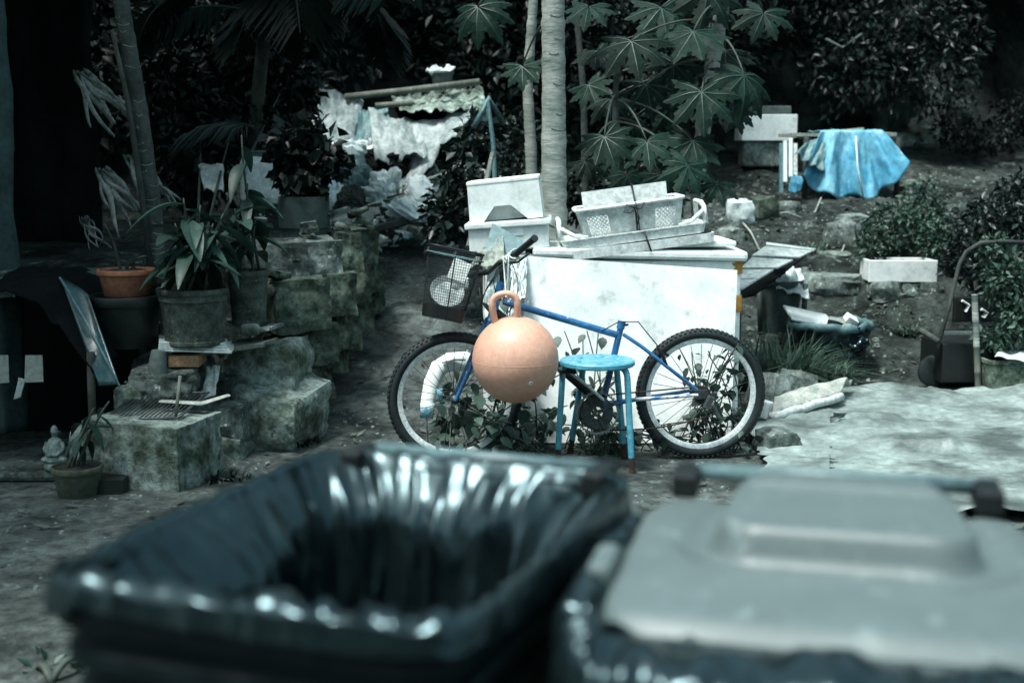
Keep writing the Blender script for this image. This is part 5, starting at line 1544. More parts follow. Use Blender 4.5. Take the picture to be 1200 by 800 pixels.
# white box on a plinth behind
k = 13.0 / F
r_, V_ = fbox('foam_box', at(901, 165, 13.0) + Vector((0, .2, 0)), 64 * k, .4, 30 * k, rz(.04), 'white planter box standing on the slope behind the papaya leaves', t=.03, cat='planter')
MB().box(V_((0, 0, 26 * k)), (64 * k - .07, .33, .02)).build('soil', MT['soil'], r_)
MB().box(V_((.02, .04, 30 * k + .02)), (52 * k, .22, 16 * k), rz(.04)).build('grey_insert', MT['pot_g'], r_, bevel=.01)
m = MB().box(at(902, 176, 13.0) + Vector((0, .22, -.04)), (.5, .34, .26))
tag(m.build('plinth', MT['stone'], loc=at(902, 186, 13.0), bevel=.02), 'dark stone plinth under the white planter box', 'plinth')
m = cloth(at(903, 70, 14.2), at(920, 72, 14.2), at(902, 52, 14.3), at(918, 50, 14.3), 10, 10, .04, 3, 4)
tag(m.build('rag', MT['tarp_w'], smooth=True, solid=.003, loc=at(911, 70, 14.2)), 'small white rag caught in the bushes above the planter box', 'rag')
# V shaped light pipes in the bush
m = MB().tube([at(968, 46, 13.0), at(987, 56, 13.0), at(1010, 40, 13.0)], .014, 6)
tag(m.build('bent_pipe', MT['pot_g'], loc=at(987, 56, 13.0)), 'thin V shaped pipe lying in the dark bush', 'pipe')

# ---- cart / frame at the right edge
p = og(1140, 458); Yc = p.y
cart = thing('garden_cart', (wpx(1130, Yc + .3, .3), Yc + .3, 0), 'dark old cart with a bent pipe handle half hidden by leaves', 'cart')
z0 = gz(wpx(1130, Yc, .3), Yc + .2)
k = Yc / F
MB().box(at(1120, 420, Yc + .2), (62 * k, .4, 48 * k), rz(.05)).build('cart_box', MT['black'], cart, bevel=.01)
MB().box(at(1140, 362, Yc + .45), (50 * k, .04, 32 * k), rz(.05)).build('back_panel', MT['black'], cart, bevel=.01)
MB().tube([at(1127, 352, Yc + .42), at(1135, 357, Yc + .42), at(1131, 365, Yc + .42)], .03, 8, flat=.3).build('white_scrap', MT['paper'], cart)
MB().tube([at(1150, 362, Yc + .42), at(1156, 366, Yc + .42), at(1152, 372, Yc + .42)], .035, 8, flat=.3).build('white_scrap', MT['paper'], cart)
MB().box(at(1123, 390, Yc - .02), (32 * k, .03, 3.5 * k)).build('pale_bar', MT['pot_g'], cart)
MB().tube([at(1098, 408, Yc), at(1112, 360, Yc + .05), at(1124, 310, Yc + .1), at(1132, 295, Yc + .1), at(1148, 285, Yc + .12), at(1175, 283, Yc + .15), at(1215, 285, Yc + .2)], .014, 9).build('handle', MT['darkwood'], cart, smooth=True)
MB().tube([at(1078, 386, Yc + .1), at(1100, 400, Yc - .02)], .02, 6).build('shaft', MT['darkwood'], cart, smooth=True)
for s in (1095, 1150):
    pw = at(s, 440, Yc + .15)
    MB().lathe([(.02, -.025), (.09, -.03), (.11, -.02), (.11, .02), (.09, .03), (.02, .025)], 28, (pw.x, pw.y, gz(pw.x, pw.y) + .105), rx(PI / 2) @ Matrix.Identity(3)).build('wheel', MT['rubber'], cart, smooth=True, auto=40)
pp = thing('bamboo_post', og(1147, 461), 'pale jointed bamboo post standing at the edge of the sheet', 'post')
a, b = og(1147, 461) - Vector((0, 0, .03)), at(1142, 345, og(1147, 461).y)
N_ = 4
for i in range(N_):
    u, v = lerp(a, b, i / N_), lerp(a, b, (i + 1) / N_)
    MB().tube([u, lerp(u, v, .04), lerp(u, v, .96), v], [.024, .020, .020, .024], 12).build('segment', MT['bark'] if i > 1 else MT['wood'], pp, smooth=True)
p = og(1185, 462)
gp_ = thing('green_planter', p, 'moss green planter with a white sheet on it at the right edge', 'planter')
k = p.y / F
m = xfm(tray_mesh(75 * k, .3, 40 * k, .02, 1.06, .01), rz(.05), p + Vector((.06, .18, 0)))
m.build('planter_wall', MT['moss_stone'], gp_, smooth=True, auto=40)
m = cloth(at(1165, 420, p.y), at(1230, 424, p.y), at(1172, 411, p.y + .25), at(1235, 412, p.y + .25), 18, 12, .03, 3, 4)
m.build('white_sheet', MT['tarp_w'], gp_, smooth=True, solid=.004)
# rocks on the slope
RK = [(855, 236, 882, 262, 'broken white chunk behind the crate handle', 'tarp_w'), (842, 268, 868, 286, 'grey rock beside the propped trays', 'stone'), (968, 262, 1000, 292, 'dark rock below the blue tarpaulin', 'stone'),
      (880, 232, 905, 258, 'dark mossy rock in front of the plinth', 'moss_stone'), (940, 322, 1005, 346, 'long low earth rock above the tub of scraps', 'stone'), (985, 252, 1014, 270, 'rounded brown rock under the tarped table', 'stone'),
      (912, 236, 932, 250, 'flat rock near the foot of the white slats', 'stone'), (1085, 150, 1100, 170, 'pale rock at the foot of the hillside', 'pale_stone'), (1056, 212, 1075, 226, 'pale stone at the edge of the blue tarpaulin', 'pale_stone'), (1040, 158, 1068, 172, 'whitish flat stone on the slope behind the tarped table', 'pale_stone'),
      (1062, 140, 1082, 160, 'mottled rock below the dark hollow', 'stone'), (965, 294, 985, 302, 'flat white stone on the bank', 'pale_stone'), (1110, 120, 1135, 150, 'dark boulder beside the hollow', 'stone')]
for i, (a, b, c_, d, lb, mt) in enumerate(RK):
    rock(a, b, c_, d, .25, 90 + i, mt, lb, rot=(0, 0, i * .7), cuts=6, rough=.2, boxy=.5)

# ================================================================ PLANTS
def leaf_cloud(name, blobs, n, size, mat, parent=None, loc=None, seed=1, shell=.45, aspect=.45, droop=.3, up=.5, lvr=(.25, 1.9), hole=.0):
    """one mesh of n folded leaves spread through ellipsoid blobs (x,y,z,rx,ry,rz)"""
    rng = np.random.default_rng(seed)
    B = np.array(blobs, dtype=float)
    vol = (B[:, 3] * B[:, 4] * B[:, 5]) ** (2 / 3)
    idx = rng.choice(len(B), n, p=vol / vol.sum())
    d = rng.normal(size=(n, 3)); d /= np.linalg.norm(d, axis=1)[:, None]
    r = (shell + (1 - shell) * rng.random(n)) ** .7
    r *= 1 + .18 * np.sin(d[:, 0] * 7 + idx) * np.cos(d[:, 2] * 6 + idx * 2)
    P = B[idx, :3] + d * r[:, None] * B[idx, 3:6]
    # leaf axis: outwards with droop and scatter
    t = d * .7 + rng.normal(size=(n, 3)) * .55; t[:, 2] -= droop
    t /= np.linalg.norm(t, axis=1)[:, None]
    nn = rng.normal(size=(n, 3)) * .55 + d * .35; nn[:, 2] += up
    s = np.cross(t, nn); s /= np.linalg.norm(s, axis=1)[:, None] + 1e-9
    nn = np.cross(s, t)
    L = size * rng.uniform(.55, 1.35, n)[:, None]
    W = L * aspect
    v = np.stack([P, P + t * L * .5 + s * W * .5 + nn * W * .16, P + t * L - nn * L * .12, P + t * L * .5 - s * W * .5 + nn * W * .16], 1).reshape(-1, 3)
    o0 = np.array(ORG[parent]) if parent else np.array(loc if loc is not None else (0, 0, 0))
    v = v - o0
    me = bpy.data.meshes.new(name)
    f = np.arange(n * 4).reshape(n, 4)
    fa = np.concatenate([f[:, [0, 1, 2]], f[:, [0, 2, 3]]], 1).reshape(-1, 3)
    me.vertices.add(n * 4); me.vertices.foreach_set('co', v.ravel())
    me.loops.add(n * 6); me.loops.foreach_set('vertex_index', fa.ravel().astype(np.int32))
    me.polygons.add(n * 2); me.polygons.foreach_set('loop_start', (np.arange(n * 2) * 3).astype(np.int32))
    me.update(calc_edges=True)
    lv = rng.uniform(lvr[0], lvr[1], n).repeat(2)
    setcol(me, lv)
    me.materials.append(mat)
    o = bpy.data.objects.new(name, me); C.objects.link(o)
    if parent: o.parent = parent; ORG[o] = ORG[parent]
    else: o.location = tuple(o0)
    return o
def trunk(root, pts, radii, mat, n=12, name='trunk'):
    return MB().tube(pts, radii, n).build(name, mat, root, smooth=True)
def limbs(root, base, blobs, mat, r=.03):
    for b in blobs:
        e = Vector(b[:3])
        MB().tube(bez(base, (base + e) / 2 + Vector((0, 0, .15)), e, 6), [r, r * .9, r * .75, r * .6, r * .45, r * .25], 6).build('limb', mat, root, smooth=True)

# ---- dark forest trees behind
def forest_tree(x, y, label, blobs, n, size, mat, seed, tr=.12, grp='trees of the dark wood behind'):
    z = gz(x, y)
    root = thing('forest_tree', (x, y, z), label, 'tree', grp)
    top = Vector(blobs[0][:3])
    mid = Vector((x + .15 * math.sin(seed), y, z + (top.z - z) * .55))
    trunk(root, [Vector((x, y, z - .1)), mid, top], [tr, tr * .8, tr * .35], MT['bark_d'])
    limbs(root, mid, blobs[1:], MT['bark_d'], tr * .35)
    o = leaf_cloud('crown', blobs, n, size, mat, root, seed=seed)
    return root
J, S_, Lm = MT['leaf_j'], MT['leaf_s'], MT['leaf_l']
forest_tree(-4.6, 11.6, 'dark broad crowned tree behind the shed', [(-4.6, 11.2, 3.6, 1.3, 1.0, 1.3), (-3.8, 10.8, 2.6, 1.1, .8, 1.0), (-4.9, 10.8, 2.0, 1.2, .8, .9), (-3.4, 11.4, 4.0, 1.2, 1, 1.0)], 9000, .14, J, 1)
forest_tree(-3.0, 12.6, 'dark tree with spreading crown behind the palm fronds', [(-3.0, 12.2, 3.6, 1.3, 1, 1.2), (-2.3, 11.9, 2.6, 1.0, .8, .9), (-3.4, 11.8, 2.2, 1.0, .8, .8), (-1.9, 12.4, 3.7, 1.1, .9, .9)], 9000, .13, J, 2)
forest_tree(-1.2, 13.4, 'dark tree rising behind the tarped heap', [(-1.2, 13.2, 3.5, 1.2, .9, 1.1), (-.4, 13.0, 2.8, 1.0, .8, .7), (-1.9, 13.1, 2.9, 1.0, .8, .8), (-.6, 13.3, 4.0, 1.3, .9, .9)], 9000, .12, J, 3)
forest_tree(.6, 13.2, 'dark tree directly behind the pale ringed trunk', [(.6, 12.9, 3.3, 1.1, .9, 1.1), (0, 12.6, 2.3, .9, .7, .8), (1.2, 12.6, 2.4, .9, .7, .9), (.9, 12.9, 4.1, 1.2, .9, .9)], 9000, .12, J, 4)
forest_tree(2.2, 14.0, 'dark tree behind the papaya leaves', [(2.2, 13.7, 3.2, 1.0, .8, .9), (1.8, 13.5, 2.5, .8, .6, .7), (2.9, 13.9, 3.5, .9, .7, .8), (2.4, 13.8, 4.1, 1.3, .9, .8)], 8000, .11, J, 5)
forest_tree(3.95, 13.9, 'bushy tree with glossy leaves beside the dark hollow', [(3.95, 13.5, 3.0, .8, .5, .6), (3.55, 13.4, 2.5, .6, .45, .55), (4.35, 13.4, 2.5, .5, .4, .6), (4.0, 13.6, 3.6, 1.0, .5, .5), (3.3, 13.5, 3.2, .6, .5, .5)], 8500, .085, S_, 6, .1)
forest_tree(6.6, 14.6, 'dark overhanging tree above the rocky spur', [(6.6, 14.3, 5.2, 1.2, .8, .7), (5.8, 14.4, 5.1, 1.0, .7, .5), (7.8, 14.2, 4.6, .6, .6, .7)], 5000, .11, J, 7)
# bare trunks standing under that bushy tree
for px0, px1, w, lb in ((938, 942, 13, 'thick dark trunk standing behind the white planter box'), (984, 985, 9, 'slender dark trunk standing under the glossy bushy tree')):
    b_ = og(px1, 152); t_ = at(px0, 30, b_.y)
    root = thing('bare_trunk', b_, lb, 'tree trunk')
    trunk(root, [b_ - Vector((0, 0, .1)), lerp(b_, t_, .5) + Vector((.03, 0, 0)), t_ + Vector((0, 0, .5))], [w / 2 * b_.y / F * 1.2, w / 2 * b_.y / F, w / 2 * b_.y / F * .8], MT['bark_d'], 10)
# overhead shade: unseen tree crowns added to darken the left and right sides
for i, (x, y, lb, bl) in enumerate(((-4.4, 9.4, 'tall unseen tree added for shade, rooted behind the shed', [(-4.0, 7.6, 4.4, 1.7, 1.5, .7), (-3.0, 8.8, 4.7, 1.3, 1.2, .6), (-4.6, 5.8, 4.3, 1.6, 1.3, .6), (-3.2, 6.4, 4.3, 1.2, 1.1, .5)]),
                                    (-5.2, 3.8, 'tall unseen tree added for shade, left of the bins', [(-4.3, 4.0, 4.4, 1.6, 1.4, .7), (-4.6, 5.4, 4.6, 1.3, 1.1, .6), (-5.2, 2.6, 4.2, 1.4, 1.2, .6)]),
                                    (6.2, 9.0, 'tall unseen tree added for shade, beyond the right edge', [(5.6, 9.0, 4.4, 1.5, 1.3, .7), (5.0, 10.4, 4.7, 1.3, 1.2, .6), (6.4, 7.8, 4.3, 1.5, 1.2, .6)]))):
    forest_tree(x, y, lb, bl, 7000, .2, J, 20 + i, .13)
for i, (x, lb) in enumerate(((-4.5, 'wide unseen tree added to block low sky, left end'), (0.2, 'wide unseen tree added to block low sky, middle'), (4.6, 'wide unseen tree added to block low sky, right end'))):  # unseen trees behind the camera, added to cut low skylight
    forest_tree(x, -5.2, lb, [(x, -5.0, 3.6, 1.7, 1.0, .9), (x - 1.6, -5.1, 3.2, 1.2, .9, .8), (x + 1.6, -5.0, 3.2, 1.2, .9, .8)], 5000, .22, J, 40 + i, .14)
# ---- shrubs
def shrub(name, c, blobs, n, size, mat, label, seed, stems=5, cat='shrub', grp=None, aspect=.5, lvr=(.5, 1.5)):
    root = thing(name, c, label, cat, grp)
    rn = random.Random(seed)
    for i in range(stems):
        b = blobs[i % len(blobs)]
        e = Vector(b[:3]) + Vector((rn.uniform(-.5, .5) * b[3], rn.uniform(-.3, .3) * b[4], rn.uniform(0, .6) * b[5]))
        MB().tube(bez(c, lerp(c, e, .5) + Vector((0, 0, .08)), e, 6), [.012, .011, .01, .008, .006, .003], 5).build('stem', MT['stem'], root, smooth=True)
    o = leaf_cloud('foliage', blobs, n, size, mat, root, seed=seed, shell=.2, aspect=aspect, lvr=lvr)
    o['kind'] = 'stuff'
    return root
def blob(px, py, Y, rpx, rpy, ry_=None):
    c = at(px, py, Y); k = Y / F
    return (c.x, c.y, c.z, rpx * k, (ry_ or rpx * k * .8), rpy * k)
shrub('round_leaf_shrub', og(540, 288), [blob(552, 205, 8.9, 38, 44), blob(528, 250, 8.8, 34, 32), blob(572, 240, 8.7, 28, 44), blob(562, 160, 9.0, 26, 24)], 1300, .085, S_, 'dark glossy round leaved shrub at the end of the path', 31, 9, aspect=.6)
sF = Vector((pF[0].x, pF[0].y, pF[0].z + pF[2] * .9))
shrub('round_leaf_shrub', sF, [blob(355, 205, 8.2, 34, 28), blob(335, 180, 8.2, 22, 26), blob(385, 185, 8.2, 22, 26), blob(350, 160, 8.3, 30, 20)], 520, .10, MT['leaf_j'], 'dark round leaved shrub growing in the plastic pot', 32, 6, aspect=.75)
shrub('slope_bush', og(1050, 300), [blob(1045, 268, 10.2, 34, 34), blob(1085, 250, 10.4, 32, 36), blob(1020, 290, 10.0, 16, 24), blob(1100, 285, 10.0, 24, 30)], 3000, .05, Lm, 'light green small leaved bush behind the streaked foam box', 33, 8, lvr=(.4, 1.4))
shrub('edge_bush', og(1160, 330), [blob(1165, 262, 9.4, 46, 34), blob(1200, 235, 9.6, 34, 36), blob(1130, 300, 9.2, 26, 30), blob(1180, 320, 9.0, 46, 40)], 4200, .06, S_, 'dense dark bush at the right edge behind the cart', 34, 8)
shrub('cart_vine', og(1180, 420), [blob(1178, 330, 8.5, 26, 36), blob(1165, 290, 8.6, 20, 18), blob(1192, 375, 8.4, 26, 30), blob(1165, 400, 8.4, 20, 14)], 1500, .055, Lm, 'leafy vine climbing over the cart handle', 35, 6, cat='vine')
shrub('hill_shrub', og(1120, 180), [blob(1120, 150, 13.4, 30, 26), blob(1165, 160, 13.6, 40, 22), blob(1190, 130, 13.8, 30, 26)], 1400, .06, MT['leaf_j'], 'low dark scrub on the bank below the hillside', 36, 6)
shrub('under_shrub', og(620, 275), [blob(610, 190, 9.6, 26, 60), blob(690, 225, 9.2, 44, 34), blob(740, 225, 9.2, 46, 30), blob(630, 240, 9.0, 24, 30), blob(780, 235, 9.4, 26, 24)], 2400, .075, S_, 'dark undergrowth behind the pale ringed trunk', 37, 9)
shrub('dark_shrub', og(230, 330, 7.5), [blob(230, 190, 9.3, 50, 60), blob(290, 150, 9.6, 36, 40), blob(330, 110, 10.4, 50, 50), blob(200, 110, 9.6, 50, 60), blob(270, 60, 10.4, 60, 50)], 3200, .10, MT['leaf_j'], 'tangled dark shrub behind the potted plants', 38, 3)
shrub('corner_weed', on(60, 800, 0), [blob(62, 788, 3.75, 44, 14), blob(98, 780, 3.7, 14, 12)], 160, .05, Lm, 'small weed clump sprouting in the near left corner', 39, 6, cat='weed')

# ---- papaya leaf
def papaya_mesh(seed, lobes=7):
    rn = random.Random(seed)
    out = []
    for i in range(lobes):
        a = -2.25 + 4.5 * i / (lobes - 1)
        ln = 1.0 - .28 * abs(a) / 2.25 + rn.uniform(-.06, .06)
        out.append((a, ln))
    m = MB()
    dr = rn.uniform(.15, .55); sk = rn.uniform(-.25, .25)
    zf = lambda x, y: -dr * (x * x + y * y) + sk * x * y + .03 * math.sin(x * 7 + seed) * math.cos(y * 6 + seed)
    def P(r, a, dz=0):
        x, y = math.sin(a) * r, math.cos(a) * r
        return Vector((x, y, zf(x, y) + dz))
    for (a, ln) in out:
        w = .19
        d = Vector((math.sin(a), math.cos(a))); n = Vector((d.y, -d.x))
        sec = [(0, .02), (.16, .10), (.30, .155), (.42, .13), (.50, .23), (.60, .15), (.68, .19), (.80, .10), (.9, .075), (1.0, .0)]
        L_, R_, Cc = [], [], []
        for s, ww in sec:
            c = d * s * ln
            for lst, sg in ((L_, -1), (R_, 1)):
                q = c + n * ww * sg * ln + d * (.07 if ww > .17 else 0)
                lst.append(Vector((q.x, q.y, zf(q.x, q.y) - .25 * ww)))
            Cc.append(Vector((c.x, c.y, zf(c.x, c.y) + .0)))
        k = len(sec)
        m.add(L_ + Cc + R_, [(i, i + 1, k + i + 1, k + i) for i in range(k - 1)] + [(k + i, k + i + 1, 2 * k + i + 1, 2 * k + i) for i in range(k - 1)])
        # vein
        vv = [c + Vector((0, 0, .006)) for c in Cc]
        nv = Vector((n.x, n.y, 0))
        va = [v_ - nv * .011 * (1 - i / k) for i, v_ in enumerate(vv)]; vb = [v_ + nv * .011 * (1 - i / k) for i, v_ in enumerate(vv)]
        m.add(va + vb, [(i, i + 1, k + i + 1, k + i) for i in range(k - 1)], 1)
    me = bpy.data.meshes.new('papaya_leaf')
    me.from_pydata(m.v, [], m.f)
    me.materials.append(MT['leaf_p']); me.materials.append(MT['vein'])
    me.polygons.foreach_set('material_index', m.m)
    me.update()
    return me
PL = [papaya_mesh(i, (7, 8, 7, 9, 7, 8)[i]) for i in range(6)]
def papaya(name, label, pts, radii, mat, leaves, rings=True, seed=1):
    root = thing(name, pts[0], label, 'papaya tree', 'papaya trees')
    # smooth trunk with leaf-scar rings
    N = 60
    path = []
    rad = []
    for i in range(N):
        t = i / (N - 1) * (len(pts) - 1); k = min(int(t), len(pts) - 2); f = t - k
        path.append(lerp(pts[k], pts[k + 1], f)); rad.append(radii[k] * (1 - f) + radii[k + 1] * f)
    m = MB(); m.tube(path, [r * (1 + (.06 if i % 5 == 0 else 0) - (.04 if i % 5 == 1 else 0) + .03 * math.sin(i * 2.7)) for i, r in enumerate(rad)], 16)
    tr = m.build('trunk', mat, root, smooth=True)
    rn = random.Random(seed)
    if rings:
        for i in range(2, N - 3):
            if rn.random() < .55: continue
            a0 = rn.uniform(-2.6, -1.2); ln = rn.uniform(.6, 2.4)
            c0 = path[i]
            q = [c0 + Vector((math.cos(a0 + ln * k / 7) * rad[i] * 1.0, math.sin(a0 + ln * k / 7) * rad[i] * 1.0, -.012 * math.sin(PI * k / 7))) for k in range(8)]
            MB().tube(q, rad[i] * .035, 4).build('leaf_scar', MT['bark'] if mat is MT['bark_d'] else MT['bark_d'], tr, smooth=True)
    for i, (px, py, Y, spx, roll, tiltx, sy) in enumerate(leaves):
        c = at(px, py, Y)
        s = spx * Y / F
        # leaf faces up and towards the camera; its middle lobe points down the picture
        zax = Vector((sy * .6 + .2 * math.sin(i * 5.1), -.7 + .25 * math.sin(i * 3), .62 + tiltx + .2 * math.sin(i * 1.7))).normalized()
        R_ = look_to(zax, (1, 0, 0)) @ rz(PI + roll)
        inst('leaf', PL[(i * 5 + seed) % 6], root, c, R_, s)
        # petiole back to the nearest trunk point
        q = min(path, key=lambda p_: (p_ - c - Vector((0, 0, .25))).length)
        MB().tube(bez(q, lerp(q, c, .5) + Vector((0, 0, .12)), c, 8), [.009, .009, .008, .008, .007, .006, .006, .005], 6).build('petiole', MT['stem'], root, smooth=True)
    return root
tp = [og(650, 300, 7.4), at(649, 250, 7.6), at(649, 120, 7.6), at(648, -10, 7.6), at(648, -150, 7.6)]
tp[0] = Vector((tp[1].x, 7.6, gz(tp[1].x, 7.6) - .05))
papaya('papaya_tree', 'papaya tree with a straight pale ringed trunk behind the trays', tp, [.085, .078, .069, .066, .06], MT['bark'], [
    (612, 78, 7.9, 34, .3, 0, -.3), (690, 8, 8.0, 40, -.2, .1, .2), (560, 8, 8.1, 46, .2, 0, -.2)], seed=1)
tp = [Vector((wpx(828, 8.3, .5), 8.3, gz(1.25, 8.3) - .05)), at(818, 200, 8.3), at(828, 120, 8.3), at(846, 10, 8.3), at(862, -90, 8.3)]
papaya('papaya_tree', 'papaya tree with a slanting pale trunk and many broad leaves', tp, [.055, .05, .048, .046, .04], MT['bark'], [
    (740, 48, 7.9, 58, .1, .1, -.2), (812, 38, 8.0, 54, -.2, .1, .2), (822, 108, 7.8, 56, .0, 0, .1), (872, 88, 7.9, 54, -.3, .1, .3), (757, 100, 8.0, 44, .2, 0, -.2), (700, 60, 8.2, 40, .4, 0, -.3),
    (790, 75, 8.3, 44, -.1, 0, 0), (850, 60, 8.4, 46, -.4, 0, .4), (775, 10, 8.2, 54, .1, .1, 0), (715, 115, 8.4, 40, .3, -.1, -.3), (785, 125, 8.3, 42, .2, -.1, 0), (860, 125, 8.4, 38, -.3, -.1, .3), (895, 15, 8.5, 44, -.4, 0, .3), (690, 100, 8.5, 36, .5, -.1, -.4), (830, -12, 8.2, 56, -.2, .1, .1), (740, 140, 8.4, 38, -.2, -.2, .1)], seed=2)
tp = [Vector((wpx(735, 8.0, .4), 8.0, gz(.7, 8.0) - .05)), at(720, 190, 8.0), at(722, 90, 8.0), at(728, 82, 8.0)]
papaya('papaya_sapling', 'young papaya with a thin stem and low broad leaves behind the crate', tp, [.022, .02, .018, .016], MT['bark_d'], [
    (708, 160, 7.7, 46, .25, 0, -.3), (758, 166, 7.7, 46, .0, .05, .0), (812, 165, 7.8, 48, -.2, .05, .3), (806, 194, 7.6, 44, -.3, 0, .2), (735, 205, 7.9, 34, .1, 0, 0), (686, 190, 7.9, 32, .3, 0, -.2), (775, 205, 7.9, 34, -.1, 0, .1), (840, 215, 7.8, 36, -.5, 0, .4), (725, 180, 8.2, 38, .3, -.1, -.1), (790, 185, 8.2, 38, -.2, -.1, .2)], rings=False, seed=3)
tp = [Vector((wpx(628, 8.6, .5), 8.6, gz(.15, 8.6) - .05)), at(622, 170, 8.6), at(618, 100, 8.6), at(625, 0, 8.6), at(630, -80, 8.6)]
papaya('thin_tree', 'thin crooked tree standing just behind the pale ringed trunk', tp, [.045, .038, .034, .030, .026], MT['bark'], [], rings=False, seed=4)
tp = [at(690, 210, 8.8), at(684, 110, 8.8), at(676, 20, 8.8), at(670, -60, 8.8)]
tp[0] = Vector((tp[0].x, 8.8, gz(tp[0].x, 8.8) - .05)); 
papaya('thin_tree', 'dark thin stem rising between ringed trunk and papaya leaves', tp, [.024, .022, .02, .016], MT['bark_d'], [], rings=False, seed=5)
tp = [Vector((at(186, 330, 7.3).x, 7.3, gz(-2.0, 7.3) - .05)), at(179, 250, 7.3), at(163, 130, 7.3), at(143, 10, 7.3), at(128, -90, 7.3)]
papaya('papaya_tree', 'leaning dark papaya trunk with leaf scars behind the terracotta pot', tp, [.056, .052, .050, .045, .04], MT['bark_d'], [], seed=6)
m = MB().tube([at(178, 330, 7.2), at(165, 220, 7.2), at(150, 120, 7.2), at(131, 35, 7.2)], [.02, .018, .016, .012], 8)
tag(m.build('stick', MT['darkwood'], smooth=True, loc=at(178, 330, 7.2)), 'dark pole leaning beside the scarred papaya trunk', 'pole')

# ---- palm
def frond_mesh(seed, n=26):
    m = MB()
    sp = [Vector((0, t, .28 * math.sin(t * 1.7) - .42 * t * t)) for t in [i / 15 for i in range(16)]]
    m.tube(sp, [.012 * (1 - .8 * i / 15) + .002 for i in range(16)], 5)
    rn = random.Random(seed)
    for i in range(n):
        t = .12 + .86 * i / n
        k = t * 15; a = int(k); p = lerp(sp[a], sp[min(a + 1, 15)], k - a)
        ln = .42 * math.sin(PI * (.12 + .8 * t)) + .06
        for s in (-1, 1):
            d = Vector((s * .85, .55 + .3 * t, -.35 + rn.uniform(-.12, .12))).normalized()
            w = Vector((-.2 * s, .5, .35)).normalized() * .014
            q = p + d * ln * .5 + Vector((0, 0, .02)); e = p + d * ln + Vector((0, 0, -.10))
            m.add([p, q - w, e, q + w], [(0, 1, 2), (0, 2, 3)])
    me = bpy.data.meshes.new('palm_frond'); me.from_pydata(m.v, [], m.f); me.materials.append(MT['leaf_f']); me.update()
    return me
PF = [frond_mesh(1), frond_mesh(2, 32)]
pb_ = Vector((-2.0, 9.6, gz(-2.0, 9.6)))
palm = thing('palm_tree', pb_, 'dark feathery palm overhanging the tarped heap', 'palm')
ptop = at(320, -60, 9.4)
trunk(palm, [pb_ - Vector((0, 0, .1)), lerp(pb_, ptop, .5), ptop], [.06, .05, .05], MT['darkwood'])
rn = random.Random(3)
for i in range(14):
    a = i * 2 * PI / 14 + rn.uniform(-.2, .2)
    R_ = rz(a) @ rx(rn.uniform(-.55, .45))
    inst('frond', PF[i % 2], palm, ptop, R_, rn.uniform(.8, 1.1))
for (px, py, Y, a, tx, s) in ((380, -14, 9.0, .4, -.5, .7), (420, -10, 9.2, -.3, -.6, .7), (350, -16, 8.8, .9, -.4, .8), (280, 10, 8.9, 1.9, -.3, .8), (230, -6, 9.0, 2.6, -.5, .7), (300, 150, 8.6, 1.2, -.1, .6), (470, 0, 9.0, 1.5, -.1, .8), (250, 20, 9.2, -.9, .1, .8)):
    inst('frond', PF[0], palm, at(px, py, Y), rz(a) @ rx(tx), s)

# ---- dead pale leaf sheaths beside the dark trunk
def dead_leaf(name, a, b, w, label, seed):
    a, b = Vector(a), Vector(b)
    Rf = frame(b - a, (0, -.6, .8)); ln = (b - a).length
    rn = random.Random(seed)
    m = MB()
    for i in range(9):
        o_ = (i - 4) / 4; l2 = ln * rn.uniform(.6, 1.05); w2 = w * rn.uniform(.07, .16)
        m.grid(lambda u, v: a + Rf @ Vector((u * l2, o_ * w * .55 * (.2 + .8 * u) + .02 * math.sin(u * 5 + i * 2) + (v - .5) * w2 * math.sin(PI * (.1 + .88 * u)), .05 * (1 - o_ * o_) + .03 * math.sin(u * 4 + i) + .02 * v)), 14, 3)
    return tag(m.build(name, MT['deadleaf'], smooth=True, solid=.003, loc=a), label, 'dead leaf')
dead_leaf('dead_leaf', at(92, 92, 7.6), at(152, 158, 7.4), .22, 'curled pale dead leaf hanging left of the scarred trunk', 1)
dead_leaf('dead_leaf', at(118, 205, 7.5), at(164, 268, 7.3), .20, 'torn white dead leaf low behind the terracotta pot', 2)
dead_leaf('dead_leaf', at(150, 190, 7.8), at(200, 250, 7.6), .16, 'bleached dead leaf behind the foot of the scarred trunk', 3)
dead_leaf('dead_leaf', at(98, 262, 7.4), at(122, 296, 7.3), .06, 'narrow dead leaf stub below the torn white one', 4)

# ---- broad leaved plants in pots
def blade_mesh(seed, w=.28, bend=.35):
    m = MB()
    n = 9
    Lf, Cc, Rt = [], [], []
    for i in range(n):
        t = i / (n - 1)
        ww = w * math.sin(PI * min(1, t * .93 + .05)) ** .8 * (1 - .3 * t)
        z = -bend * t * t
        Cc.append(Vector((0, t, z))); Lf.append(Vector((-ww * .5, t, z + ww * .22))); Rt.append(Vector((ww * .5, t, z + ww * .22)))
    m.add(Lf + Cc + Rt, [(i, n + i, n + i + 1, i + 1) for i in range(n - 1)] + [(n + i, 2 * n + i, 2 * n + i + 1, n + i + 1) for i in range(n - 1)])
    me = bpy.data.meshes.new('blade_leaf'); me.from_pydata(m.v, [], m.f); me.materials.append(MT['leaf_t']); me.polygons.foreach_set('use_smooth', [True] * len(m.f)); me.update()
    return me
BL = [blade_mesh(1, .42, .3), blade_mesh(2, .36, .55), blade_mesh(3, .5, .2)]
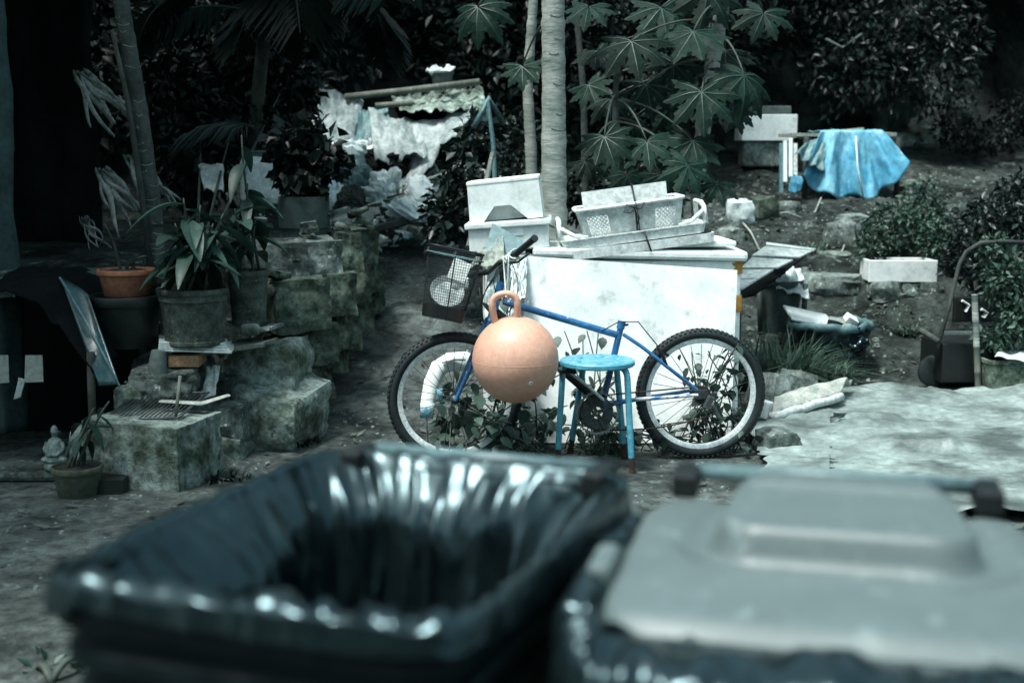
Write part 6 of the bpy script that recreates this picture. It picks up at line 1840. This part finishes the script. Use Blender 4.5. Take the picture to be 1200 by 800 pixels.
def potted(name, label, base, stems, nleaf, lsize, seed, spread=1.0):
    root = thing(name, base, label, 'plant')
    rn = random.Random(seed)
    for (ex, ey, Y) in stems:
        e = at(ex, ey, Y)
        path = bez(base + Vector((rn.uniform(-.06, .06), rn.uniform(-.06, .06), 0)), lerp(base, e, .5) + Vector((0, 0, .05)), e, 9)
        MB().tube(path, [.008] * 4 + [.007, .006, .006, .005, .004], 6).build('stem', MT['stem'], root, smooth=True)
        for j in range(nleaf):
            t = .3 + .7 * (j + rn.random() * .5) / nleaf
            k = t * 8; a_ = min(int(k), 7); p = lerp(path[a_], path[a_ + 1], min(1, k - a_))
            az = j * 2.4 + rn.uniform(-.4, .4)
            R_ = rz(az) @ rx(rn.uniform(-.9, .35) * spread)
            inst('leaf', BL[rn.randrange(3)], root, p, R_, lsize * rn.uniform(.7, 1.25))
    return root
bA = Vector((pA[0].x, pA[0].y, pA[0].z + pA[2] * .92))
potted('broad_leaf_plant', 'broad leaved green plant growing in the wide carved pot', bA, [(215, 232, 6.4), (235, 240, 6.45), (205, 262, 6.35), (250, 262, 6.4), (225, 285, 6.3), (262, 250, 6.5)], 7, .23, 1)
bB = Vector((pB[0].x, pB[0].y, pB[0].z + pB[2] * .92))
potted('lily_plant', 'tall stemmed plant with pointed leaves in the narrow ringed pot', bB, [(283, 158, 6.7), (290, 215, 6.7), (300, 255, 6.7), (275, 245, 6.6)], 6, .19, 2)
bD = at(149, 322, 6.5)
potted('seedling', 'sparse seedling in the terracotta pot', bD, [(122, 262, 6.45), (172, 300, 6.5), (160, 306, 6.5)], 3, .06, 3)
bG = Vector((pG[0].x, pG[0].y, pG[0].z + pG[2] * .92))
potted('leafy_plant', 'small plant with drooping oval leaves in the olive clay pot', bG, [(110, 478, 5.7), (100, 490, 5.72), (128, 470, 5.72)], 4, .12, 4)

# ---- vines: every leaf its own piece
def vleaf_mesh(seed):
    m = MB()
    pr = [(0, 0), (.16, .3), (.42, .42), (.7, .28), (.9, .09), (1.0, 0)]
    Lf = [Vector((-w * .9, t, -.25 * t * t + .12 * w)) for t, w in pr]; Rt = [Vector((w * .9, t, -.25 * t * t + .12 * w)) for t, w in pr]; Cc = [Vector((0, t, -.25 * t * t)) for t, w in pr]
    n = len(pr)
    m.add(Lf + Cc + Rt, [(i, n + i, n + i + 1, i + 1) for i in range(n - 1)] + [(n + i, 2 * n + i, 2 * n + i + 1, n + i + 1) for i in range(n - 1)])
    me = bpy.data.meshes.new('vine_leaf'); me.from_pydata(m.v, [], m.f); me.materials.append(MT['leaf_v']); me.polygons.foreach_set('use_smooth', [True] * len(m.f)); me.update()
    return me
VL = [vleaf_mesh(1)]
def vine(name, label, region, runs, nleaf, size, seed, dark=True):
    """runs: list of base px -> tip px at depth; leaves along and round each run"""
    rn = random.Random(seed)
    b0 = at(*runs[0][0]); 
    root = thing(name, Vector((b0.x, b0.y, gz(b0.x, b0.y))), label, 'vine')
    cnt = 0
    for (s, e, arch) in runs:
        p0, p1 = at(*s), at(*e)
        p0.z = min(p0.z, gz(p0.x, p0.y) + .03)
        mid = lerp(p0, p1, .5) + Vector((arch, rn.uniform(-.08, .04), .06))
        path = bez(p0, mid, p1, 10)
        MB().tube(path, .0035, 5).build('stem', MT['stem'], root, smooth=True)
        for j in range(nleaf):
            t = .12 + .88 * (j + rn.random()) / nleaf
            k = t * 9; a_ = min(int(k), 8); p = lerp(path[a_], path[a_ + 1], min(1, k - a_))
            p = p + Vector((rn.gauss(0, .035), rn.gauss(-.01, .04), rn.gauss(0, .03)))
            az = rn.uniform(0, 2 * PI)
            R_ = rz(az) @ rx(rn.uniform(-1.2, .2)) @ ry(rn.uniform(-.4, .4))
            inst('leaf', VL[0], root, p, R_, size * rn.uniform(.6, 1.3))
            cnt += 1
    return root
rn = random.Random(77)
runs = [((rn.uniform(515, 665), 530, rn.uniform(6.15, 6.75)), (rn.uniform(510, 668), rn.uniform(432, 490), rn.uniform(6.15, 6.8)), rn.uniform(-.1, .1)) for i in range(26)]
vine('ground_vine', 'leafy creeper massed under the peach ball and front wheel', None, runs, 11, .075, 1)
runs = [((rn.uniform(790, 880), 530, rn.uniform(6.5, 6.65)), (rn.uniform(785, 880), rn.uniform(395, 500), rn.uniform(6.42, 6.66)), rn.uniform(-.1, .1)) for i in range(17)]
vine('wheel_vine', 'thin creeper growing up through the rear wheel', None, runs, 10, .055, 2)
runs = [((rn.uniform(660, 735), 525, rn.uniform(6.5, 6.66)), (rn.uniform(660, 725), rn.uniform(385, 470), rn.uniform(6.45, 6.7)), rn.uniform(-.08, .08)) for i in range(12)]
runs += [((rn.uniform(640, 870), 528, rn.uniform(6.5, 6.66)), (rn.uniform(640, 870), rn.uniform(488, 512), rn.uniform(6.45, 6.66)), rn.uniform(-.1, .1)) for i in range(16)]
vine('board_vine', 'thin creeper climbing the white board behind the chainring', None, runs, 7, .062, 3)
runs = [((rn.uniform(565, 612), 400, 6.75), (rn.uniform(560, 618), rn.uniform(318, 380), rn.uniform(6.5, 6.7)), rn.uniform(-.05, .05)) for i in range(5)]
vine('stem_vine', 'sparse creeper twisting between handlebar and foam boxes', None, runs, 6, .075, 4)

# ---- grass clump and small weeds
def tuft(name, c, n, h, spread, seed, label, mat=None, cat='grass'):
    rn = random.Random(seed)
    V = []; Fc = []; col = []
    for i in range(n):
        a = rn.uniform(0, 2 * PI); r = spread * math.sqrt(rn.random())
        p = Vector((c.x + math.cos(a) * r, c.y + math.sin(a) * r * .7, 0)); p.z = gz(p.x, p.y)
        d = Vector((math.cos(a) * .7 + rn.gauss(0, .4), math.sin(a) * .7 + rn.gauss(0, .4), 0))
        L = h * rn.uniform(.5, 1.2); w = .006 * rn.uniform(.7, 1.5)
        sd = Vector((-d.y, d.x, 0)).normalized() * w if d.length > .01 else Vector((w, 0, 0))
        k = rn.uniform(.5, 1.5)
        pts = [p + d * L * t * t * .9 + Vector((0, 0, L * (t - .55 * t * t * d.length))) for t in (0, .35, .7, 1)]
        b = len(V)
        for q, s in zip(pts, (1, 1, .7, .1)): V += [tuple(q - sd * s), tuple(q + sd * s)]
        for j in range(3): Fc.append((b + 2 * j, b + 2 * j + 1, b + 2 * j + 3, b + 2 * j + 2)); col.append(k)
    me = bpy.data.meshes.new(name); me.from_pydata([tuple(Vector(v) - c) for v in V], [], Fc); setcol(me, col); me.materials.append(mat or MT['grass'])
    o = bpy.data.objects.new(name, me); C.objects.link(o); o.location = c
    return tag(o, label, cat, kind='stuff')
tuft('grass_clump', og(915, 455), 520, .42, .26, 1, 'clump of long arching grass beside the rear wheel')
tuft('grass_tuft', og(965, 452), 200, .2, .2, 2, 'short grass growing at the foot of the black tub')
tuft('grass_tuft', og(1010, 475), 60, .08, .1, 3, 'sprig of weeds at the edge of the plastic sheet')
for i, (px, py, lb) in enumerate(((345, 520, 'dark grass fringe at the foot of the sloping boulder'), (255, 560, 'dark grass fringe beside the squared block'), (380, 430, 'weeds at the foot of the stone wall'), (420, 360, 'weeds further up along the stone wall'), (700, 530, 'weeds on the ground behind the stool'))):
    p = og(px, py)
    tuft('weed_tuft', p, 90, .08, .16, 10 + i, lb, MT['leaf_s'] if i != 4 else MT['grass'])

rw = random.Random(9)
for i in range(14):
    px, py = rw.uniform(860, 1120), rw.uniform(185, 420)
    p = og(px, py)
    if p.y < 8.7: continue
    tuft('weed_tuft', p, rw.randrange(30, 80), rw.uniform(.06, .16), rw.uniform(.08, .22), 50 + i, 'small weeds scattered over the dug slope', MT['grass'] if i % 2 else MT['leaf_s'])
for i, (px, py, qx, qy, lb) in enumerate(((905, 252, 940, 262, 'bare dry stick on the slope near the white slats'), (985, 300, 1000, 275, 'dry stick poking up beside the slope bush'), (870, 262, 890, 300, 'dry cane lying below the mossy rock'), (1020, 360, 1062, 352, 'dry stick on the bank below the streaked foam box'), (955, 250, 970, 226, 'thin stick leaning under the tarped table'))):
    a, b = og(px, py), og(qx, qy)
    m = MB().tube([a + Vector((0, 0, .01)), lerp(a, b, .5) + Vector((0, 0, .06)), b + Vector((0, 0, .05))], [.009, .008, .005], 6)
    tag(m.build('dry_stick', MT['palewood'], smooth=True, loc=a), lb, 'stick')
